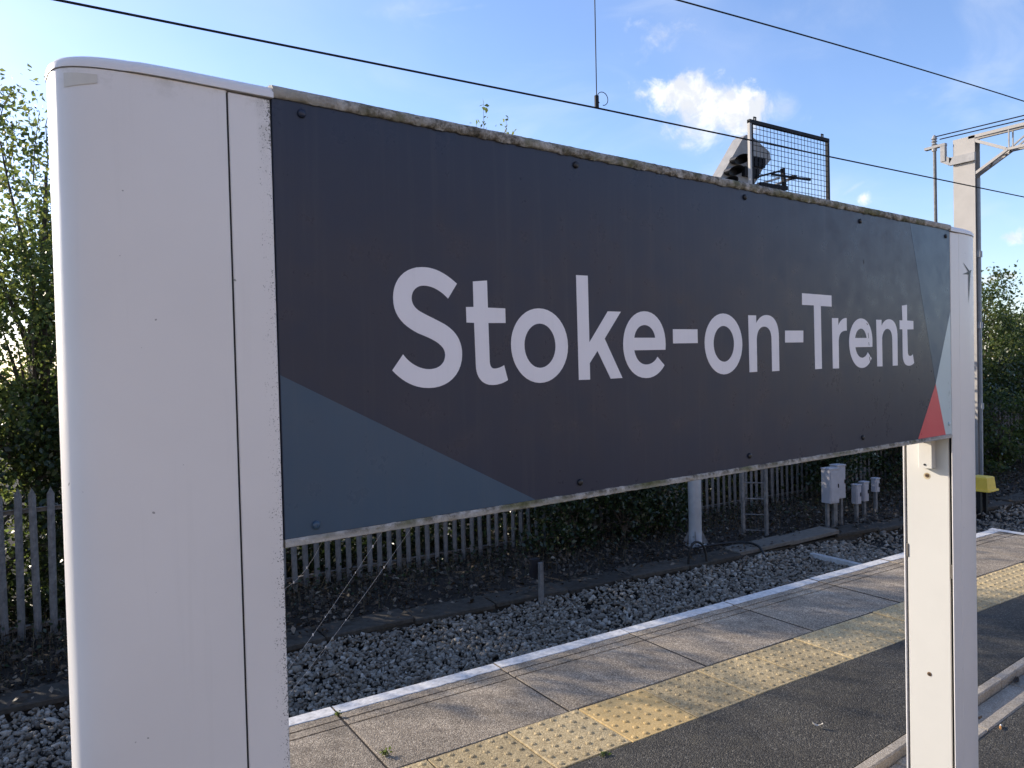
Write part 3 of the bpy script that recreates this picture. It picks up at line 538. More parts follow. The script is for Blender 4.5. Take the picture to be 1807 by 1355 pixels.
# tactile paving: each tile with its blisters
TL = 0.40
def tile_mesh(seed, mat):
    b = MB(); rr = random.Random(seed)
    b.bevbox((0.0025, -0.397, -0.05), (TL - 0.0025, -0.006, 0.0), 0.003)
    for i in range(6):
        for j in range(6):
            cx = TL * (i + 0.5) / 6; cy = -0.4 + 0.4 * (j + 0.5) / 6; w_ = rr.uniform(0.75, 1.05)
            b.lathe([(0.0145, -0.001), (0.0125, 0.0030 * w_), (0.0085, 0.0052 * w_), (0.004, 0.0058 * w_)], 9, (cx, cy, 0))
    me = b.mesh('tactile_paving_tile', mat)
    return me
tm = [tile_mesh(i, M['tactile']) for i in range(3)]; tn = tile_mesh(9, M['tactile_new'])
for k in range(-12, 15):
    u0 = 0.57 + 0.4015 * k
    if u0 + TL > UE + 0.02: continue
    new = (k == 1)
    o = link('tactile_paving_tile', tn if new else tm[k % 3], platform, (u0, random.uniform(-0.002, 0.002), 0.002 + random.uniform(-0.0025, 0.0025)), (random.uniform(-0.006, 0.006), random.uniform(-0.006, 0.006), random.uniform(-0.005, 0.005)))
    if new: o['label'] = 'cleaner, yellower tactile tile than its neighbours'

# dished drain: kerb stones either side of a sunk concrete floor
DA = math.atan(0.085)
def drain_piece(name, v0, v1, z0, z1, mat, length, count, start):
    me = None
    for k in range(count):
        b = MB(); b.bevbox((0.003, v0, z0), (length - 0.003, v1, z1), 0.006)
        me = me or b.mesh(name, mat)
        u = start + k * length
        link(name, me, platform, (u * math.cos(DA), drain(0) + u * math.sin(DA), random.uniform(-0.002, 0.002)), (0, 0, DA + random.uniform(-0.004, 0.004)))
drain_piece('drain_kerb_stone', -0.052, -0.004, -0.09, 0.006, M['kerbstone'], 0.914, 12, -4.4)
drain_piece('drain_kerb_stone', -0.222, -0.168, -0.09, 0.006, M['kerbstone'], 0.914, 12, -4.1)
drain_piece('drain_floor_slab', -0.167, -0.053, -0.088, -0.036, M['kerbstone'], 0.60, 17, -4.2)

# ballast bed
def edge_y(x):                      # line of the cable trough's near side
    pts = [(-8, 7.02), (3.2, 6.96), (4.8, 6.80), (7.0, 6.64), (8.3, 6.54), (9.7, 6.42), (20, 5.55), (60, 2.0)]
    return float(np.interp(x, [p[0] for p in pts], [p[1] for p in pts]))
bb = MB(); xs = np.linspace(-8, 60, 90)
vs = []
for x in xs: vs += [(x, -9 if x > 8.0 else 3.2, -1.06), (x, edge_y(x) + 0.1, -1.05)]
bb.add(vs, [(2 * i, 2 * i + 2, 2 * i + 3, 2 * i + 1) for i in range(len(xs) - 1)])
tag(link('ballast_bed', bb.mesh('ballast_bed', M['ballast_base'])), kind='structure')
# loose stones
t_ = (1 + 5 ** 0.5) / 2
ICO = np.array([(-1, t_, 0), (1, t_, 0), (-1, -t_, 0), (1, -t_, 0), (0, -1, t_), (0, 1, t_), (0, -1, -t_), (0, 1, -t_), (t_, 0, -1), (t_, 0, 1), (-t_, 0, -1), (-t_, 0, 1)]) / math.sqrt(1 + t_ * t_)
ICF = np.array([(0, 11, 5), (0, 5, 1), (0, 1, 7), (0, 7, 10), (0, 10, 11), (1, 5, 9), (5, 11, 4), (11, 10, 2), (10, 7, 6), (7, 1, 8), (3, 9, 4), (3, 4, 2), (3, 2, 6), (3, 6, 8), (3, 8, 9), (4, 9, 5), (2, 4, 11), (6, 2, 10), (8, 6, 7), (9, 8, 1)])
def rot_mats(n, rg):
    q = rg.normal(size=(n, 4)); q /= np.linalg.norm(q, axis=1, keepdims=True)
    a, b, c, d = q.T
    return np.stack([np.stack([1 - 2 * (c * c + d * d), 2 * (b * c - a * d), 2 * (b * d + a * c)], -1), np.stack([2 * (b * c + a * d), 1 - 2 * (b * b + d * d), 2 * (c * d - a * b)], -1), np.stack([2 * (b * d - a * c), 2 * (c * d + a * b), 1 - 2 * (b * b + c * c)], -1)], 1)
def stones(name, P, size, seed):
    rg = np.random.default_rng(seed); n = len(P)
    v = ICO[None] * rg.uniform(0.55, 1.25, (n, 12, 1)) * (np.stack([rg.uniform(0.9, 1.75, n), rg.uniform(0.7, 1.2, n), rg.uniform(0.40, 0.75, n)], -1)[:, None, :])
    v = np.einsum('nij,nkj->nki', rot_mats(n, rg), v) * size[:, None, None]
    v[:, :, 2] *= 0.85
    v += P[:, None, :]
    f = (ICF[None] + 12 * np.arange(n)[:, None, None]).reshape(-1, 3)
    me = bpy.data.meshes.new(name)
    me.vertices.add(n * 12); me.loops.add(len(f) * 3); me.polygons.add(len(f))
    me.vertices.foreach_set('co', v.astype(np.float32).ravel()); me.loops.foreach_set('vertex_index', f.astype(np.int32).ravel())
    me.polygons.foreach_set('loop_start', np.arange(0, len(f) * 3, 3, dtype=np.int32)); me.polygons.foreach_set('loop_total', np.full(len(f), 3, dtype=np.int32))
    me.materials.append(M['stone']); me.update(calc_edges=True)
    return me
rg = np.random.default_rng(3)
P = []
def scatter(x0, x1, y0, yf, dens):
    n = int((x1 - x0) * 2.2 * dens) if callable(yf) else int((x1 - x0) * (yf - y0) * dens)
    x = rg.uniform(x0, x1, n)
    hi = np.array([yf(a) for a in x]) if callable(yf) else np.full(n, yf)
    y = y0 + (hi - y0) * rg.uniform(0, 1, n)
    lump = 0.015 * np.sin(x * 2.1 + 1.3 * y) + 0.012 * np.sin(x * 5.3 - 2.7 * y)
    rise = 0.075 * np.clip((y - hi + 0.45) / 0.45, 0, 1)
    P.append(np.stack([x, y, -1.02 + rise + lump + rg.uniform(-0.02, 0.025, n)], -1))
near = lambda a: edge_y(a) - 0.0
scatter(-1.5, 5.0, 4.9, near, 1250); scatter(5.0, 10.0, 4.6, near, 950); scatter(10, 18, 1.5, near, 520); scatter(18, 30, 0.0, near, 110)
P = np.concatenate(P)
size = np.clip(rg.lognormal(math.log(0.0205), 0.30, len(P)), 0.010, 0.045)
size *= np.interp(P[:, 0], [5, 12, 30], [1.0, 1.15, 1.7])
o = tag(link('ballast_stones', stones('ballast_stones', P, size, 5)), 'grey crushed granite ballast spread beside the platform edge', 'ballast', kind='stuff')

# embankment beyond the trough
em = MB(); nx, ny = 120, 16; xs = np.linspace(-10, 60, nx)
yo = [0.32, 0.6, 0.9, 1.3, 1.7, 2.1, 2.6, 3.2, 4, 5, 6.5, 8, 11, 16, 25, 60]
zo = [-0.95, -0.93, -0.91, -0.92, -0.92, -0.92, -0.92, -0.88, -0.82, -0.75, -0.65, -0.55, -0.4, -0.3, -0.3, -0.3]
vs = []
for x in xs:
    for a, z in zip(yo, zo):
        vs.append((x, edge_y(x) + a, z + random.uniform(-0.03, 0.03)))
em.add(vs, [(i * ny + j, (i + 1) * ny + j, (i + 1) * ny + j + 1, i * ny + j + 1) for i in range(nx - 1) for j in range(ny - 1)])
tag(link('embankment', em.mesh('embankment', M['soil'], smooth=True)), kind='structure')

# fallen leaves and dry stems on the embankment
def quads(C_, sx, sy, rg, tilt=1.0, fold=0.25):
    """diamond leaves with a fold: (n,4,3)"""
    n = len(C_); Rm = rot_mats(n, rg)
    if tilt < 1.0:
        # mostly flat
        ang = rg.uniform(0, 2 * np.pi, n); tl = rg.normal(0, tilt, n); tb = rg.normal(0, tilt, n)
        ca, sa = np.cos(ang), np.sin(ang); z = np.zeros(n); o1 = np.ones(n)
        Rz = np.stack([np.stack([ca, -sa, z], -1), np.stack([sa, ca, z], -1), np.stack([z, z, o1], -1)], 1)
        Rx = np.stack([np.stack([o1, z, z], -1), np.stack([z, np.cos(tl), -np.sin(tl)], -1), np.stack([z, np.sin(tl), np.cos(tl)], -1)], 1)
        Ry = np.stack([np.stack([np.cos(tb), z, np.sin(tb)], -1), np.stack([z, o1, z], -1), np.stack([-np.sin(tb), z, np.cos(tb)], -1)], 1)
        Rm = Rz @ Rx @ Ry
    base = np.array([(-1, 0, 0), (-0.1, -0.62, fold), (1, 0, 0), (-0.1, 0.62, fold)], float)
    v = base[None] * np.stack([sx, sy, sx], -1)[:, None, :]
    return np.einsum('nij,nkj->nki', Rm, v) + C_[:, None, :]
rg = np.random.default_rng(11)
n = 19000; x = -1.5 + 22 * rg.uniform(0, 1, n) ** 1.3; off = rg.uniform(0.02, 3.2, n)
y = np.array([edge_y(a) for a in x]) + off
C_ = np.stack([x, y, np.where(off < 0.38, -0.845, np.interp(off, yo, zo)) + np.abs(rg.normal(0.03, 0.05, n)) * np.where(off < 0.38, 0.2, 1)], -1)
keep = (off > 0.38) | (rg.uniform(0, 1, n) < 0.45); C_ = C_[keep]; n = len(C_)
s_ = rg.uniform(0.016, 0.042, n)
tag(link('leaf_litter', fast_mesh('leaf_litter', quads(C_, s_, s_, rg, 0.45), 4, M['litter'])), 'brown fallen leaves covering the dark ground before the palisade fence', 'leaf litter', kind='stuff')
# stems: thin upright blades
n = 9000; x = -1.5 + 24 * rg.uniform(0, 1, n) ** 1.2; off = np.abs(rg.normal(1.3, 0.75, n)) + 0.2
y = np.array([edge_y(a) for a in x]) + off
hgt = rg.uniform(0.06, 0.30, n) * np.interp(off, [0.2, 1.0, 2.2], [0.5, 0.9, 1.25])
az = rg.uniform(0, 2 * np.pi, n); ln = rg.uniform(0.0, 0.8, n)
b0 = np.stack([x, y, np.interp(off, yo, zo) - 0.02], -1)
top = b0 + np.stack([np.cos(az) * hgt * ln, np.sin(az) * hgt * ln, hgt], -1)
sd = np.stack([-np.sin(az), np.cos(az), 0 * az], -1) * 0.004
tag(link('dry_stems', fast_mesh('dry_stems', np.stack([b0 - sd, b0 + sd, top], 1), 3, M['straw'])), 'thin dry weeds standing among fallen leaves by the fence', 'weeds', kind='stuff')
n = 5200; x = -1.5 + 24 * rg.uniform(0, 1, n) ** 1.1; off = np.abs(rg.normal(1.9, 0.6, n)) + 0.3
y = np.array([edge_y(a) for a in x]) + off
C_ = np.stack([x, y, np.interp(off, yo, zo) + np.abs(rg.normal(0.05, 0.10, n))], -1)
s_ = rg.uniform(0.016, 0.034, n)
tag(link('ground_ivy', fast_mesh('ground_ivy', quads(C_, s_, s_, rg, 0.6), 4, M['leaf_dark'])), 'low dark green ivy creeping at the foot of the fence', 'ivy', kind='stuff')
# ================================================================== THE STATION SIGN
OFF = (1.6, 1.265, 0.0); SA = 0.0507075481
def sw(s, n): return (s * math.cos(SA) - n * math.sin(SA), s * math.sin(SA) + n * math.cos(SA))
bx_, by_ = sw(1.6, 1.265)
sign = thing('station_sign', 'large dark slate station name sign between two white posts, lettered Stoke-on-Trent', 'sign', (bx_, by_, 0), SA)
NF, NB = 1.180, 1.350
def make_post(side):
    """side -1: near post (curves to the left), +1: far post"""
    if side < 0: s_in, s_seam, a, gap = 0.425, 0.3605, 0.226, 0.0038; mat = M['white_dirty']
    else: s_in, s_seam, a, gap = 2.775, 2.8395, 0.192, 0.0006; mat = M['white']
    sg = side
    nc = (NF + NB) / 2; hb = (NB - NF) / 2
    core = MB()
    core.box((min(s_in + sg * 0.012, s_seam + sg * 0.10), NF + 0.012, -0.05), (max(s_in + sg * 0.012, s_seam + sg * 0.10), NB - 0.012, 2.075))
    post = part('sign_post', core, M['post_core'], sign, OFF)
    # curved cladding: from front seam round the outer end to the rear seam
    mexp = 2.0 / 3.3; K = 40
    prof = []
    for i in range(K + 1):
        t = -math.pi / 2 + math.pi * i / K
        c, s_ = math.cos(t), math.sin(t)
        prof.append((s_seam + sg * (gap + (a - gap) * abs(c) ** mexp), nc + hb * math.copysign(abs(s_) ** mexp, s_)))
    inner = [(p[0] - sg * 0.004 if i in (0,) or True and abs(p[0] - s_seam) > 0.06 else p[0], nc + (p[1] - nc) * 0.95) for i, p in enumerate(prof)]
    cl = MB(); zt, zb = 2.079, -0.05
    ring = prof + inner[::-1]
    nn = len(ring)
    zs = [zb, zt]
    vs = [(p[0], p[1], z) for z in zs for p in ring]
    fs = [(i, (i + 1) % nn, nn + (i + 1) % nn, nn + i) for i in range(nn)]
    for i in range(K):
        fs.append((nn + i, nn + i + 1, nn + nn - 2 - i, nn + nn - 1 - i))
    cl.add(vs, fs)
    o = part('curved_cladding', cl, mat, post, OFF); autosmooth(o, 40)
    # flat corner strips front and rear, each a folded sheet with a small return
    for nm, n0, n1 in (('corner_strip', NF, NF + 0.0042), ('corner_strip', NB - 0.005, NB)):
        b = MB(); b.bevbox((min(s_in, s_seam), n0, zb), (max(s_in, s_seam), n1, zt - 0.001), 0.0015)
        part(nm, b, mat, post, OFF)
    b = MB(); b.box((min(s_seam + sg * 0.0002, s_seam + sg * (gap - 0.0002)), NF + 0.0010, zb), (max(s_seam + sg * 0.0002, s_seam + sg * (gap - 0.0002)), NF + 0.004, zt - 0.002))  # black strip set in the open seam so the gap reads as shaded
    part('seam_dark_strip', b, M['post_core'], post, OFF)
    # inner face plate, set back between two dark joints
    b = MB(); b.bevbox((min(s_in + sg * 0.003, s_in + sg * 0.012), NF + 0.0145, zb), (max(s_in + sg * 0.003, s_in + sg * 0.0115), NB - 0.0125, zt - 0.003), 0.001)
    part('inner_face_plate', b, M['sunlit_cream'], post, OFF)
    # cap: thin moulded lid following the outline, slightly proud
    outl = [(s_in - sg * 0.004, NF - 0.005)] + [(p[0] + sg * 0.0015 * (abs(p[0] - s_seam) / a), nc + (p[1] - nc) * (1.055 if abs(p[0] - s_seam) < 0.6 * a else 1.025)) for p in prof] + [(s_in - sg * 0.004, NB + 0.005)]
    def inset(q): return [(s_seam + (p[0] - s_seam) * (1 - q * 0.5) if abs(p[0] - s_seam) > 0.07 else p[0], nc + (p[1] - nc) * (1 - q)) for p in outl]
    lv = [(0.0, 2.0805), (0.0, 2.089), (0.05, 2.095), (0.16, 2.1005), (0.34, 2.1035), (0.6, 2.105)]
    k = len(outl); vs = []; fs = []
    for q, z in lv: vs += [(p[0], p[1], z) for p in inset(q)]
    for l in range(len(lv) - 1): fs += [(l * k + i, l * k + (i + 1) % k, (l + 1) * k + (i + 1) % k, (l + 1) * k + i) for i in range(k)]
    fs += [tuple(range(k - 1, -1, -1)), tuple((len(lv) - 1) * k + i for i in range(k))]
    b = MB(); b.add(vs, fs); o = part('post_cap', b, M['white'], post, OFF); autosmooth(o, 50)
    return post
near_post = make_post(-1); far_post = make_post(1)
near_post['label'] = 'near white post with a wide curved outer face'
far_post['label'] = 'far white post whose inner face stands in sunlight'
# strip of tape under the cap of the near post (wrapped round the curve)
b = MB(); K = 8; vs = []
tp = []
for i in range(K + 1):
    s0 = 0.148 + 0.038 * i / K
    c = min(1.0, (0.3605 - s0) / 0.226)
    nn_ = 1.265 - 0.085 * max(0.0, 1 - c ** 3.3) ** (1 / 3.3) - 0.0012
    tp.append((s0, nn_))
for i, (s0, n0) in enumerate(tp):
    vs += [(s0, n0, 2.072 - 0.001 * i / K), (s0, n0, 2.052 + 0.007 * i / K)]
b.add(vs, [(2 * i, 2 * i + 1, 2 * i + 3, 2 * i + 2) for i in range(K)])
o = part('tape_strip', b, M['tape'], near_post, OFF)
# black spiky mark near the top of the far post
b = MB()
sc0, sz0 = 2.926, 1.946
def scuff_n(s_):
    c = min(1.0, max(0.0, (s_ - 2.842) / 0.1975)); return 1.265 - 0.085 * max(0.0, 1 - c ** 3.3) ** (1 / 3.3) - 0.0008
for (ds, dz, wd) in ((-0.055, 0.034, 0.006), (-0.062, -0.008, 0.006), (-0.012, -0.11, 0.009), (0.02, 0.012, 0.008)):
    d = Vector((ds, dz)); nrm = Vector((-d.y, d.x)).normalized() * wd
    pts2 = [(-nrm.x, -nrm.y), (nrm.x, nrm.y), (d.x, d.y)]
    b.add([(sc0 + p[0], scuff_n(sc0 + p[0]) - 0.0004 * abs(wd) * 100, sz0 + p[1]) for p in pts2], [(0, 1, 2)])
part('black_scuff', b, M['black'], far_post, OFF)

# panel and box behind it
PZ0, PZ1, PS0, PS1 = 1.3845, 2.0865, 0.4275, 2.7735
b = MB(); b.box((0.436, 1.192, 1.389), (2.765, 1.308, 2.083)); part('panel_frame', b, M['mast_dark'], sign, OFF)
b = MB(); b.bevbox((PS0, 1.1815, PZ0), (PS1, 1.1905, PZ1), 0.0012)
panel = part('sign_panel', b, M['slate'], sign, OFF)
def flat(name, poly, mat, nn, parent=panel, holes=()):
    loops = [[Vector((p[0], p[1], 0)) for p in poly]] + [[Vector((p[0], p[1], 0)) for p in h] for h in holes]
    tris = geometry.tessellate_polygon(loops)
    flatp = [p for l_ in loops for p in l_]
    me = bpy.data.meshes.new(name)
    th = 0.0004
    front = [(p.x - OFF[0], nn - OFF[1], p.y) for p in flatp]; back = [(p.x - OFF[0], nn + th - OFF[1], p.y) for p in flatp]
    n0 = len(flatp); fs = []
    for t in tris:
        a_, b_, c_ = [flatp[i] for i in t]
        if ((b_ - a_).cross(c_ - a_)).z < 0: t = (t[0], t[2], t[1])
        fs.append(tuple(t))          # faces -n (towards the camera): s right, z up, so anticlockwise
    o_ = 0
    for l_ in loops:
        k = len(l_)
        fs += [(o_ + i, o_ + (i + 1) % k, n0 + o_ + (i + 1) % k, n0 + o_ + i) for i in range(k)]
        o_ += k
    me.from_pydata(front + back, [], fs); me.materials.append(mat); me.update()
    return link(name, me, parent)
PN = 1.1812
flat('blue_triangle', [(PS0 + 0.001, PZ0 + 0.001), (0.938, PZ0 + 0.001), (PS0 + 0.001, 1.6465)], M['blue'], PN)
flat('blue_corner', [(2.4925, PZ1 - 0.001), (2.6585, 1.5625), (PS1 - 0.001, 1.806), (PS1 - 0.001, PZ1 - 0.001)], M['blue'], PN)
flat('pale_triangle', [(PS1 - 0.001, 1.8045), (2.659, 1.5615), (2.7285, PZ0 + 0.001), (PS1 - 0.001, PZ0 + 0.001)], M['pale'], PN)
flat('red_triangle', [(2.6585, 1.5605), (2.532, PZ0 + 0.001), (2.728, PZ0 + 0.001)], M['red'], PN)
for g_ in GLYPHS:
    flat('letter', g_[0], M['letter'], PN - 0.0002, panel, g_[1:])
# scratches in the vinyl
for s0, z0, s1, z1, w_ in ((2.2185, 1.757, 2.224, 1.752, 0.003), (2.226, 1.728, 2.229, 1.712, 0.0022), (2.2285, 1.70, 2.231, 1.690, 0.002), (2.2325, 1.655, 2.2365, 1.640, 0.0035), (2.2345, 1.668, 2.236, 1.655, 0.002), (2.207, 1.945, 2.2075, 1.933, 0.003), (0.783, 1.650, 0.785, 1.649, 0.0015)):
    sc = MB(); sc.bar((s0, PN - 0.0003, z0), (s1, PN - 0.0003, z1), w_, 0.0002, (0, 1, 0))
    part('scratch_mark', sc, M['black'], panel, OFF)
# fixings
bolt_sz = [(0.476, 2.066), (1.064, 2.066), (1.634, 2.065), (2.188, 2.058), (2.742, 2.060), (0.480, 1.401), (1.057, 1.407), (1.635, 1.411), (2.187, 1.416), (2.752, 1.421)]
for i, (s0, z0) in enumerate(bolt_sz):
    b = MB(); b.lathe([(0.0072, 0.0), (0.0072, -0.0022), (0.0055, -0.0044), (0.0025, -0.0054)], 14, (s0, 1.1813, z0), 'y')
    mt_ = M['slate'] if i == 0 else (M['blue'] if i == 5 else (M['pale'] if i == 9 else M['black']))
    part('bolt', b, mt_, panel, OFF, True)

# top and bottom rails crusted with lichen: many rings along s, ragged
def rail(name, prof, rough, seed):
    rr = random.Random(seed); b = MB(); S_ = np.linspace(0.428, 2.773, 420); k = len(prof); vs = []
    a1 = [rr.uniform(0, 6) for _ in range(k)]
    for i, s0 in enumerate(S_):
        amt = rough * (0.25 + 0.75 * min(1, max(0, (s0 - 0.50) / 0.25))) * (1 if s0 < 2.45 else 0.4)
        for j, (n0, z0, wgt) in enumerate(prof):
            h = rr.gauss(0, 1) * 0.55 + 0.8 * math.sin(s0 * 61 + a1[j]) * math.sin(s0 * 23.7 + j) + 0.4 * math.sin(s0 * 131 + 2 * a1[j])
            vs.append((s0, n0 - abs(h) * amt * 0.5 * wgt, z0 + h * amt * wgt))
    L_ = len(S_)
    b.add(vs, [(i * k + j, i * k + (j + 1) % k, (i + 1) * k + (j + 1) % k, (i + 1) * k + j) for i in range(L_ - 1) for j in range(k)] + [tuple(range(k)), tuple((L_ - 1) * k + j for j in range(k))])
    o = part(name, b, M['rail'], sign, OFF); autosmooth(o, 60); return o
rail('top_rail', [(1.1785, 2.0828, 1.1), (1.1755, 2.0875, 0.7), (1.1745, 2.095, 0.45), (1.178, 2.1010, 0.3), (1.190, 2.1045, 0.2), (1.24, 2.106, 0.2), (1.305, 2.101, 0.2), (1.308, 2.0845, 0.0), (1.192, 2.0835, 0.0)], 0.0013, 4)
rail('bottom_rail', [(1.180, 1.3842, 0.5), (1.1785, 1.380, 0.8), (1.1790, 1.3725, 0.5), (1.185, 1.3705, 0.3), (1.24, 1.3695, 0.1), (1.305, 1.371, 0.1), (1.308, 1.388, 0.0), (1.192, 1.388, 0.0)], 0.0014, 8)
# bracket box under the rail on the sunlit inner face
b = MB(); b.bevbox((2.7485, 1.236, 1.262), (2.7775, 1.283, 1.3665), 0.002)
br = part('fixing_bracket', b, M['sunlit_cream'], sign, OFF)
for z0 in (1.3545, 1.2745):
    b = MB(); b.lathe([(0.0038, 0.0), (0.0038, -0.002), (0.002, -0.003)], 10, (2.7485, 1.2615, z0), 'x'); part('bracket_screw', b, M['black'], br, OFF)
for z0, col in ((1.2325, 1), (0.523, 0), (-0.0, 0)):
    if z0 <= 0: continue
    if col:
        b = MB(); b.lathe([(0.0125, 0.0), (0.0125, -0.0003)], 18, (2.778, 1.267, z0 - 0.002), 'x'); part('rust_stain', b, M['rust_stain'], far_post, OFF)
    b = MB(); b.lathe([(0.0075, 0.0), (0.0075, -0.0010), (0.005, -0.0016)], 14, (2.7777, 1.267, z0), 'x'); part('bolt_hole_washer', b, M['rust'], far_post, OFF)
    b = MB(); b.lathe([(0.0032, 0.0), (0.0032, -0.0022)], 10, (2.7777, 1.267, z0), 'x'); part('bolt_hole', b, M['black'], far_post, OFF)
# yellow-grey gasket lumps in the joints
for n0, z0 in ((1.3385, 0.955), (1.190, 0.905)):
    b = MB(); b.bevbox((2.7755, n0 - 0.005, z0 - 0.024), (2.783, n0 + 0.005, z0 + 0.024), 0.002); part('joint_clip', b, M['trough_pale'], far_post, OFF)

# ================================================================== ALONG THE TRACK
# concrete cable trough with lids
tr = thing('cable_trough', 'long dark concrete cable trough with loose lids running between ballast and fence', 'cable trough', (0, edge_y(0), -1.06))
tb = MB(); xs = np.linspace(-4, 40, 60); vs = []
for x in xs:
    y = edge_y(x)
    vs += [(x, y + 0.03, -1.10), (x, y + 0.03, -0.905), (x, y + 0.33, -0.905), (x, y + 0.33, -1.1)]
tb.add(vs, [(4 * i + j, 4 * i + j + 1, 4 * i + j + 5, 4 * i + j + 4) for i in range(len(xs) - 1) for j in range(3)])
part('trough_wall', tb, M['trough'], tr, (0, edge_y(0), -1.06))
lid = MB(); lid.bevbox((-0.455, 0.0, -0.05), (0.455, 0.36, 0.0), 0.012); lidm = lid.mesh('trough_lid', M['trough'])
lidp = MB(); lidp.bevbox((-0.50, 0.0, -0.05), (0.50, 0.34, 0.0), 0.01); lidpm = lidp.mesh('trough_lid', M['trough_pale'])
k = 0; x = -3.5
while x < 32:
    a = math.atan2(edge_y(x + 0.5) - edge_y(x - 0.5), 1.0)
    pale = k in (13, 14)
    o = link('trough_lid', lidpm if pale else lidm, tr, (x, edge_y(x) - edge_y(0) + random.uniform(-0.015, 0.02), 0.192 + random.uniform(-0.022, 0.018) + (0.045 if pale else 0)), (random.uniform(-0.03, 0.03), random.uniform(-0.02, 0.02) - (0.05 if pale else 0), a + random.uniform(-0.02, 0.02) - (0.06 if k == 13 else 0)))
    if pale: o['label'] = 'paler lid lying raised on the trough'
    x += 0.922; k += 1

# palisade fence
FY = 8.9
def fence_y(x): return FY - max(0.0, x - 9.0) * 0.05
def fence_z(x): return -0.97 + 0.02 * math.sin(x * 0.7)
fn = thing('palisade_fence', 'grey galvanised palisade fence with pointed pales behind the cable trough', 'fence', (0, FY, -0.97))
hw, zt = 0.0335, 1.54
def pale_mesh(kind):
    b = MB()
    prof = [(-hw, 0.012), (-hw * 0.55, 0.0), (0, -0.012), (hw * 0.55, 0.0), (hw, 0.012)]
    tops = [zt - 0.075, zt - 0.045, zt, zt - 0.045, zt - 0.075]
    vs = []
    for dy in (0.0, 0.003):
        for (x_, y_), z_ in zip(prof, tops): vs += [(x_, y_ + dy, -0.12), (x_, y_ + dy, z_)]
    fs = [(2 * i, 2 * i + 2, 2 * i + 3, 2 * i + 1) for i in range(4)] + [(10 + 2 * i, 10 + 2 * i + 1, 10 + 2 * i + 3, 10 + 2 * i + 2) for i in range(4)]
    fs += [(2 * i + 1, 2 * i + 3, 13 + 2 * i, 11 + 2 * i) for i in range(4)] + [(0, 1, 11, 10), (8, 18, 19, 9)]
    return b.add(vs, fs).mesh('pale', M['galv'])
pm = pale_mesh(0)
x = -1.95; i = 0
while x < 27.0:
    link('pale', pm, fn, (x + random.uniform(-0.004, 0.004), fence_y(x) - FY, fence_z(x) + 0.97 + random.uniform(-0.012, 0.012)), (random.uniform(-0.012, 0.012), random.uniform(-0.010, 0.010), random.uniform(-0.05, 0.05)))
    x += 0.1365; i += 1
xs = [-2.1 + 2.75 * j for j in range(12)]
for j in range(len(xs) - 1):
    a0, a1 = xs[j], xs[j + 1]
    for h in (0.17, 1.33):
        b = MB(); p = Vector((a0 + 0.02, fence_y(a0) + 0.035, fence_z(a0) + h)); q = Vector((a1 - 0.02, fence_y(a1) + 0.035, fence_z(a1) + h))
        b.bar(p, q, 0.045, 0.006); b.bar(p + Vector((0, 0.022, -0.024)), q + Vector((0, 0.022, -0.024)), 0.005, 0.045)
        part('fence_rail', b, M['galv'], fn, (0, FY, -0.97))
    b = MB(); b.box((a0 - 0.03, fence_y(a0) + 0.062, fence_z(a0) - 0.2), (a0 + 0.03, fence_y(a0) + 0.07, fence_z(a0) + 1.42)); b.box((a0 - 0.004, fence_y(a0) + 0.0705, fence_z(a0) - 0.2), (a0 + 0.004, fence_y(a0) + 0.15, fence_z(a0) + 1.42))
    part('fence_post', b, M['galv'], fn, (0, FY, -0.97))

# colour light signal with ladder and meshed platform
SX, SY, SZ = 8.0, 7.37, -0.90
so = (SX, SY, SZ)
sig = thing('railway_signal', 'railway signal on grey post with ladder, mesh cage and tilted black-hooded head', 'railway signal', so)
b = MB(); b.lathe([(0.15, -0.05), (0.15, 0.025), (0.092, 0.03), (0.09, 0.3), (0.088, 4.7)], 20, so); part('signal_post', b, M['pole'], sig, so, True)
for a in range(4):
    b = MB(); t = math.pi / 4 + a * math.pi / 2; d = Vector((math.cos(t), math.sin(t), 0))
    b.add([Vector(so) + d * 0.085 + Vector((0, 0, 0.03)), Vector(so) + d * 0.175 + Vector((0, 0, 0.03)), Vector(so) + d * 0.085 + Vector((0, 0, 0.22)), Vector(so) + d * 0.085 + d.cross(Vector((0, 0, 1))) * 0.012 + Vector((0, 0, 0.03)), Vector(so) + d * 0.175 + d.cross(Vector((0, 0, 1))) * 0.012 + Vector((0, 0, 0.03)), Vector(so) + d * 0.085 + d.cross(Vector((0, 0, 1))) * 0.012 + Vector((0, 0, 0.22))], [(0, 1, 2), (5, 4, 3), (0, 3, 4, 1), (1, 4, 5, 2)])
    part('base_gusset', b, M['galv'], sig, so)
l1, l2 = (9.06, 7.40), (9.27, 7.15)
for a in (l1, l2):
    b = MB(); b.bar((a[0], a[1], SZ - 0.02), (a[0] - 0.05, a[1], 3.98), 0.05, 0.035, (0, 1, 0)); part('ladder_stile', b, M['galv'], sig, so)
for i in range(21):
    z0 = SZ + 0.06 + 0.235 * i
    b = MB(); b.tube([(l1[0] - 0.002 * i, l1[1], z0), (l2[0] - 0.002 * i, l2[1], z0)], 0.010, 6); part('ladder_rung', b, M['galv'], sig, so)
b = MB(); b.box((7.8, 7.05, 3.86), (10.95, 8.0, 3.92)); part('access_platform', b, M['mast_dark'], sig, so)
cg0, cg1, cgy, cgz, cgt = 8.97, 10.83, 7.10, 3.93, 5.075
b = MB(); b.bar((cg0, cgy, cgz), (cg0, cgy, cgt), 0.04); fr = part('cage_upright', b, M['mast'], sig, so)
b = MB(); b.bar((cg1, cgy, cgz), (cg1, cgy, cgt), 0.045); part('cage_upright', b, M['steel_dark'], sig, so)
